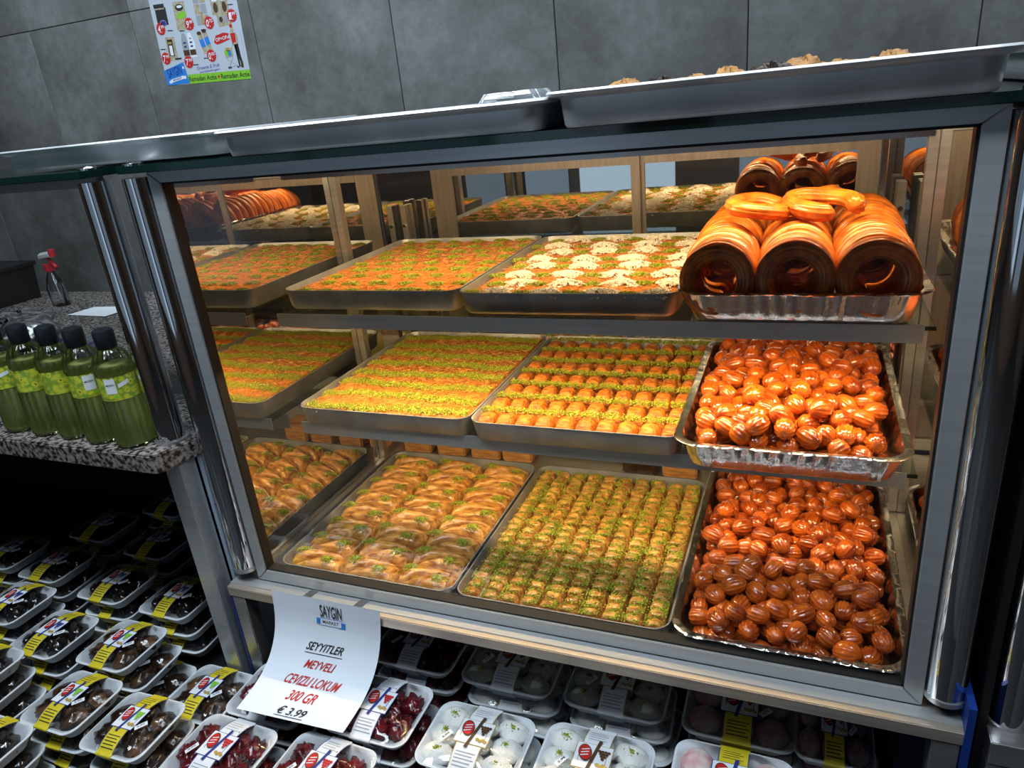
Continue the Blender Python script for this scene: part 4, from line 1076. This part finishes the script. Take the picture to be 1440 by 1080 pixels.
stext('MEYVELI', 0.502, 0.688, 0.270, 0.056, 'red_ink', 0.5)
stext('CEVIZLI LOKUM', 0.494, 0.795, 0.505, 0.060, 'red_ink', 0.5)
stext('300 GR', 0.487, 0.880, 0.265, 0.050, 'red_ink', 0.5)
stext('\u20ac 3.99', 0.482, 0.950, 0.260, 0.040, 'ink', 0.5)
sline(0.345, 0.610, 0.978, 0.978, 0.004, 'ink')
for x in (0.105, 0.225):
    tp = MB().grid(3, 10, lambda a, b: (x + 0.020 * a + 0.008 * (1 - b), -0.0140 - 0.0385 * b, -0.0245 + 0.0010 * math.sin(b * PI) + 0.010 * max(0, b - 0.6) / 0.4)).obj('tape', 'tape', ps, True)

# ------------------------------------------------------------------ the flyer on the tiled wall
fl = thing('flyer', 'colourful supermarket offer flyer with red price bursts stuck on the tiles', 'flyer', (-1.4722, YW - 0.0042, 1.0482), (0, math.radians(2.1), 0))
def F(e): return lambda u, v: (u, -e, v)
def fp(pts, m, e, name='print'): return poly(pts, F(e)).obj(name, m, fl)
MB().box(0, 0.433, -0.0008, 0, 0, 0.60).obj('paper', 'flyer_paper', fl)
E1, E2, E3, E4, E5 = 0.0012, 0.0016, 0.0020, 0.0024, 0.0028
fp([(0.118, 0.0), (0.433, 0.0), (0.433, 0.0335), (0.118, 0.0345)], 'green_ink', E1)
flat_text('Ramadan Actie', 0.192, 0.0175, 0.142, 0.018, F(E2)).obj('lettering', 'ink', fl)
flat_text('Ramadan Actie', 0.358, 0.0175, 0.142, 0.018, F(E2)).obj('lettering', 'ink', fl)
fp(star(0.2755, 0.0175, 0.004, 0.009, 6), 'red_ink', E2)
fp([(-0.004, 0.056), (0.0, 0.0), (0.121, 0.0028), (0.108, 0.082)], 'blue_ink', E2)
flat_text('SAYGIN', 0.053, 0.050, 0.078, 0.034, F(E3), rot=0.16).obj('lettering', 'navy', fl)
fp(rct(0.062, 0.0215, 0.072, 0.012, 0.16), 'white_paper', E3)
flat_text('MARKET', 0.062, 0.0215, 0.048, 0.007, F(E4), rot=0.16).obj('lettering', 'navy', fl)
for s in (-1, 1): fp(rct(0.062 + s * 0.040, 0.0215 + s * 0.0065 - 0.002, 0.014, 0.011, 0.16), 'white_paper', 0.0018)
fp(ell(0.103, 0.062, 0.005, 0.005, 12), 'white_paper', E3)
flat_text('Groente & Fruit', 0.232, 0.0575, 0.118, 0.014, F(E2), 0.2, 0.06).obj('lettering', 'purple_ink', fl)
flat_text('aanbiedingen', 0.236, 0.0415, 0.105, 0.010, F(E2), 0.2, 0.06).obj('lettering', 'purple_ink', fl)
# goods on offer
fp(rct(0.050, 0.252, 0.056, 0.062, -0.02), 'ink', E1); fp(rct(0.046, 0.289, 0.054, 0.014), 'ink', E2); fp(rct(0.046, 0.279, 0.052, 0.005), 'beige_ink', E3)
fp(ell(0.052, 0.228, 0.017, 0.012), 'purple_ink', E3); fp(ell(0.052, 0.228, 0.013, 0.008), 'navy', E4)
fp(rct(0.146, 0.246, 0.058, 0.100, -0.03), 'beige_ink', E1); fp(ell(0.148, 0.275, 0.020, 0.012), 'ink', E2); fp(ell(0.150, 0.278, 0.014, 0.005), 'white_paper', E3); fp(ell(0.152, 0.248, 0.026, 0.012, 20, 0.2), 'green_ink', E2)
for k in range(2):
    for j in range(3): fp(rct(0.236 + 0.031 * k, 0.222 + 0.038 * j, 0.028, 0.035), 'beige_ink' if (j + k) % 2 else 'grey_ink', E1)
fp(rct(0.252, 0.228, 0.008, 0.045), 'gold', E2)
for k in range(2): fp(rct(0.325 + 0.043 * k, 0.262, 0.040, 0.058, -0.02), 'beige_ink', E1); fp(ell(0.326 + 0.043 * k, 0.258, 0.011, 0.018), 'brown_ink', E2); fp(rct(0.326 + 0.043 * k, 0.284, 0.026, 0.010), 'white_paper', E2)
fp(rct(0.355, 0.213, 0.064, 0.040, 0.05), 'beige_ink', E1); fp(rct(0.352, 0.216, 0.044, 0.022, 0.05), 'grey_ink', E2); fp(ell(0.342, 0.216, 0.009, 0.010), 'brown_ink', E3)
fp(rct(0.064, 0.134, 0.048, 0.086, -0.04), 'beige_ink', E1); fp(rct(0.062, 0.138, 0.027, 0.060, -0.04), 'ink', E2); fp(rct(0.062, 0.128, 0.016, 0.036, -0.04), 'white_paper', E3); fp(rct(0.062, 0.155, 0.018, 0.008), 'gold', E3); fp(rct(0.088, 0.096, 0.034, 0.006), 'ink', E2)
for k in range(2):
    fp([(0.122 + 0.034 * k, 0.096), (0.154 + 0.034 * k, 0.096), (0.154 + 0.034 * k, 0.150), (0.146 + 0.030 * k, 0.184), (0.130 + 0.030 * k, 0.184), (0.122 + 0.034 * k, 0.150)], 'white_paper' if k else 'grey_ink', E1)
    fp(rct(0.138 + 0.034 * k, 0.114, 0.030, 0.020), 'brown_ink', E2)
    for j in range(3): fp(rct(0.138 + 0.033 * k, 0.136 + 0.014 * j, 0.013, 0.006), 'navy' if j < 2 else 'grey_ink', E2)
for k in range(2):
    cx = 0.222 + 0.026 * k; fp(rct(cx + 0.006, 0.142 + 0.006 * k, 0.022, 0.076, 0.22), 'beige_ink', E1 + 0.0001 * k); fp(rct(cx + 0.006, 0.142 + 0.006 * k, 0.022, 0.028, 0.22), 'blue_ink', E2); fp(ell(cx - 0.002, 0.178 + 0.006 * k, 0.011, 0.007), 'brown_ink', E2)
# price bursts
for (x, y, t) in ((0.0325, 0.2093, '4,99'), (0.1822, 0.2142, '9,99'), (0.2818, 0.2103, '0,75'), (0.397, 0.2248, '1,99'), (0.0253, 0.1014, '7,99'), (0.1392, 0.0805, '7,99'), (0.2602, 0.0952, '0,85'), (0.04, 0.335, '3,99')):
    b = fp(star(x, y, 0.020, 0.0245, 16), 'red_ink', E4, 'price_burst')
    flat_text(t[0], x - 0.008, y - 0.001, 0.013, 0.025, F(E5), 0.1).obj('price_figures', 'white_paper', b)
    flat_text(t[2:], x + 0.010, y + 0.006, 0.016, 0.012, F(E5), 0.1).obj('price_figures', 'white_paper', b)
    flat_text(',', x + 0.002, y - 0.013, 0.003, 0.006, F(E5)).obj('price_figures', 'white_paper', b)
for x, y in ((0.078, 0.199), (0.138, 0.193), (0.246, 0.188), (0.020, 0.135), (0.232, 0.088), (0.172, 0.068), (0.398, 0.262)):
    fp(rct(x, y, 0.026, 0.0035, -0.03), 'ink', E2); 
fp([(0.285, 0.140), (0.300, 0.163), (0.340, 0.171), (0.366, 0.166), (0.352, 0.150), (0.372, 0.147), (0.330, 0.137), (0.300, 0.131)], 'red_ink', E1)
flat_text('OP=OP', 0.325, 0.151, 0.058, 0.013, F(E2), 0, 0.12).obj('lettering', 'white_paper', fl)
# printed shopper with a trolley
fp(ell(0.383, 0.176, 0.0075, 0.010), 'beige_ink', E2); fp(rct(0.382, 0.190, 0.013, 0.011), 'red_ink', E3)
fp([(0.372, 0.166), (0.396, 0.166), (0.400, 0.130), (0.374, 0.128)], 'red_ink', E2); fp([(0.396, 0.164), (0.404, 0.158), (0.400, 0.128), (0.378, 0.124), (0.378, 0.131), (0.394, 0.134)], 'beige_ink', E3)
fp([(0.382, 0.130), (0.400, 0.130), (0.404, 0.080), (0.408, 0.046), (0.400, 0.046), (0.390, 0.086)], 'ink', E1); fp([(0.380, 0.128), (0.390, 0.128), (0.394, 0.046), (0.386, 0.046)], 'ink', E1)
fp(rct(0.402, 0.054, 0.012, 0.022), 'brown_ink', E2)
fp([(0.325, 0.105), (0.368, 0.118), (0.366, 0.085), (0.330, 0.080)], 'beige_ink', E1); fp(rct(0.337, 0.098, 0.018, 0.018), 'green_ink', E2); fp(rct(0.352, 0.097, 0.014, 0.020), 'blue_ink', E2); fp(ell(0.345, 0.111, 0.012, 0.007), 'gold', E2)
for a, b in (((0.330, 0.078), (0.378, 0.052)), ((0.366, 0.085), (0.340, 0.050)), ((0.368, 0.118), (0.376, 0.128)), ((0.334, 0.048), (0.380, 0.050))):
    d = Vector((b[0] - a[0], b[1] - a[1])); fp(rct((a[0] + b[0]) / 2, (a[1] + b[1]) / 2, d.length, 0.0018, math.atan2(d.y, d.x)), 'grey_ink', E2)
for x in (0.336, 0.345, 0.381): fp(ell(x, 0.046, 0.004, 0.004, 10), 'ink', E3)
fp(rct(0.422, 0.125, 0.0012, 0.09), 'grey_ink', E1)
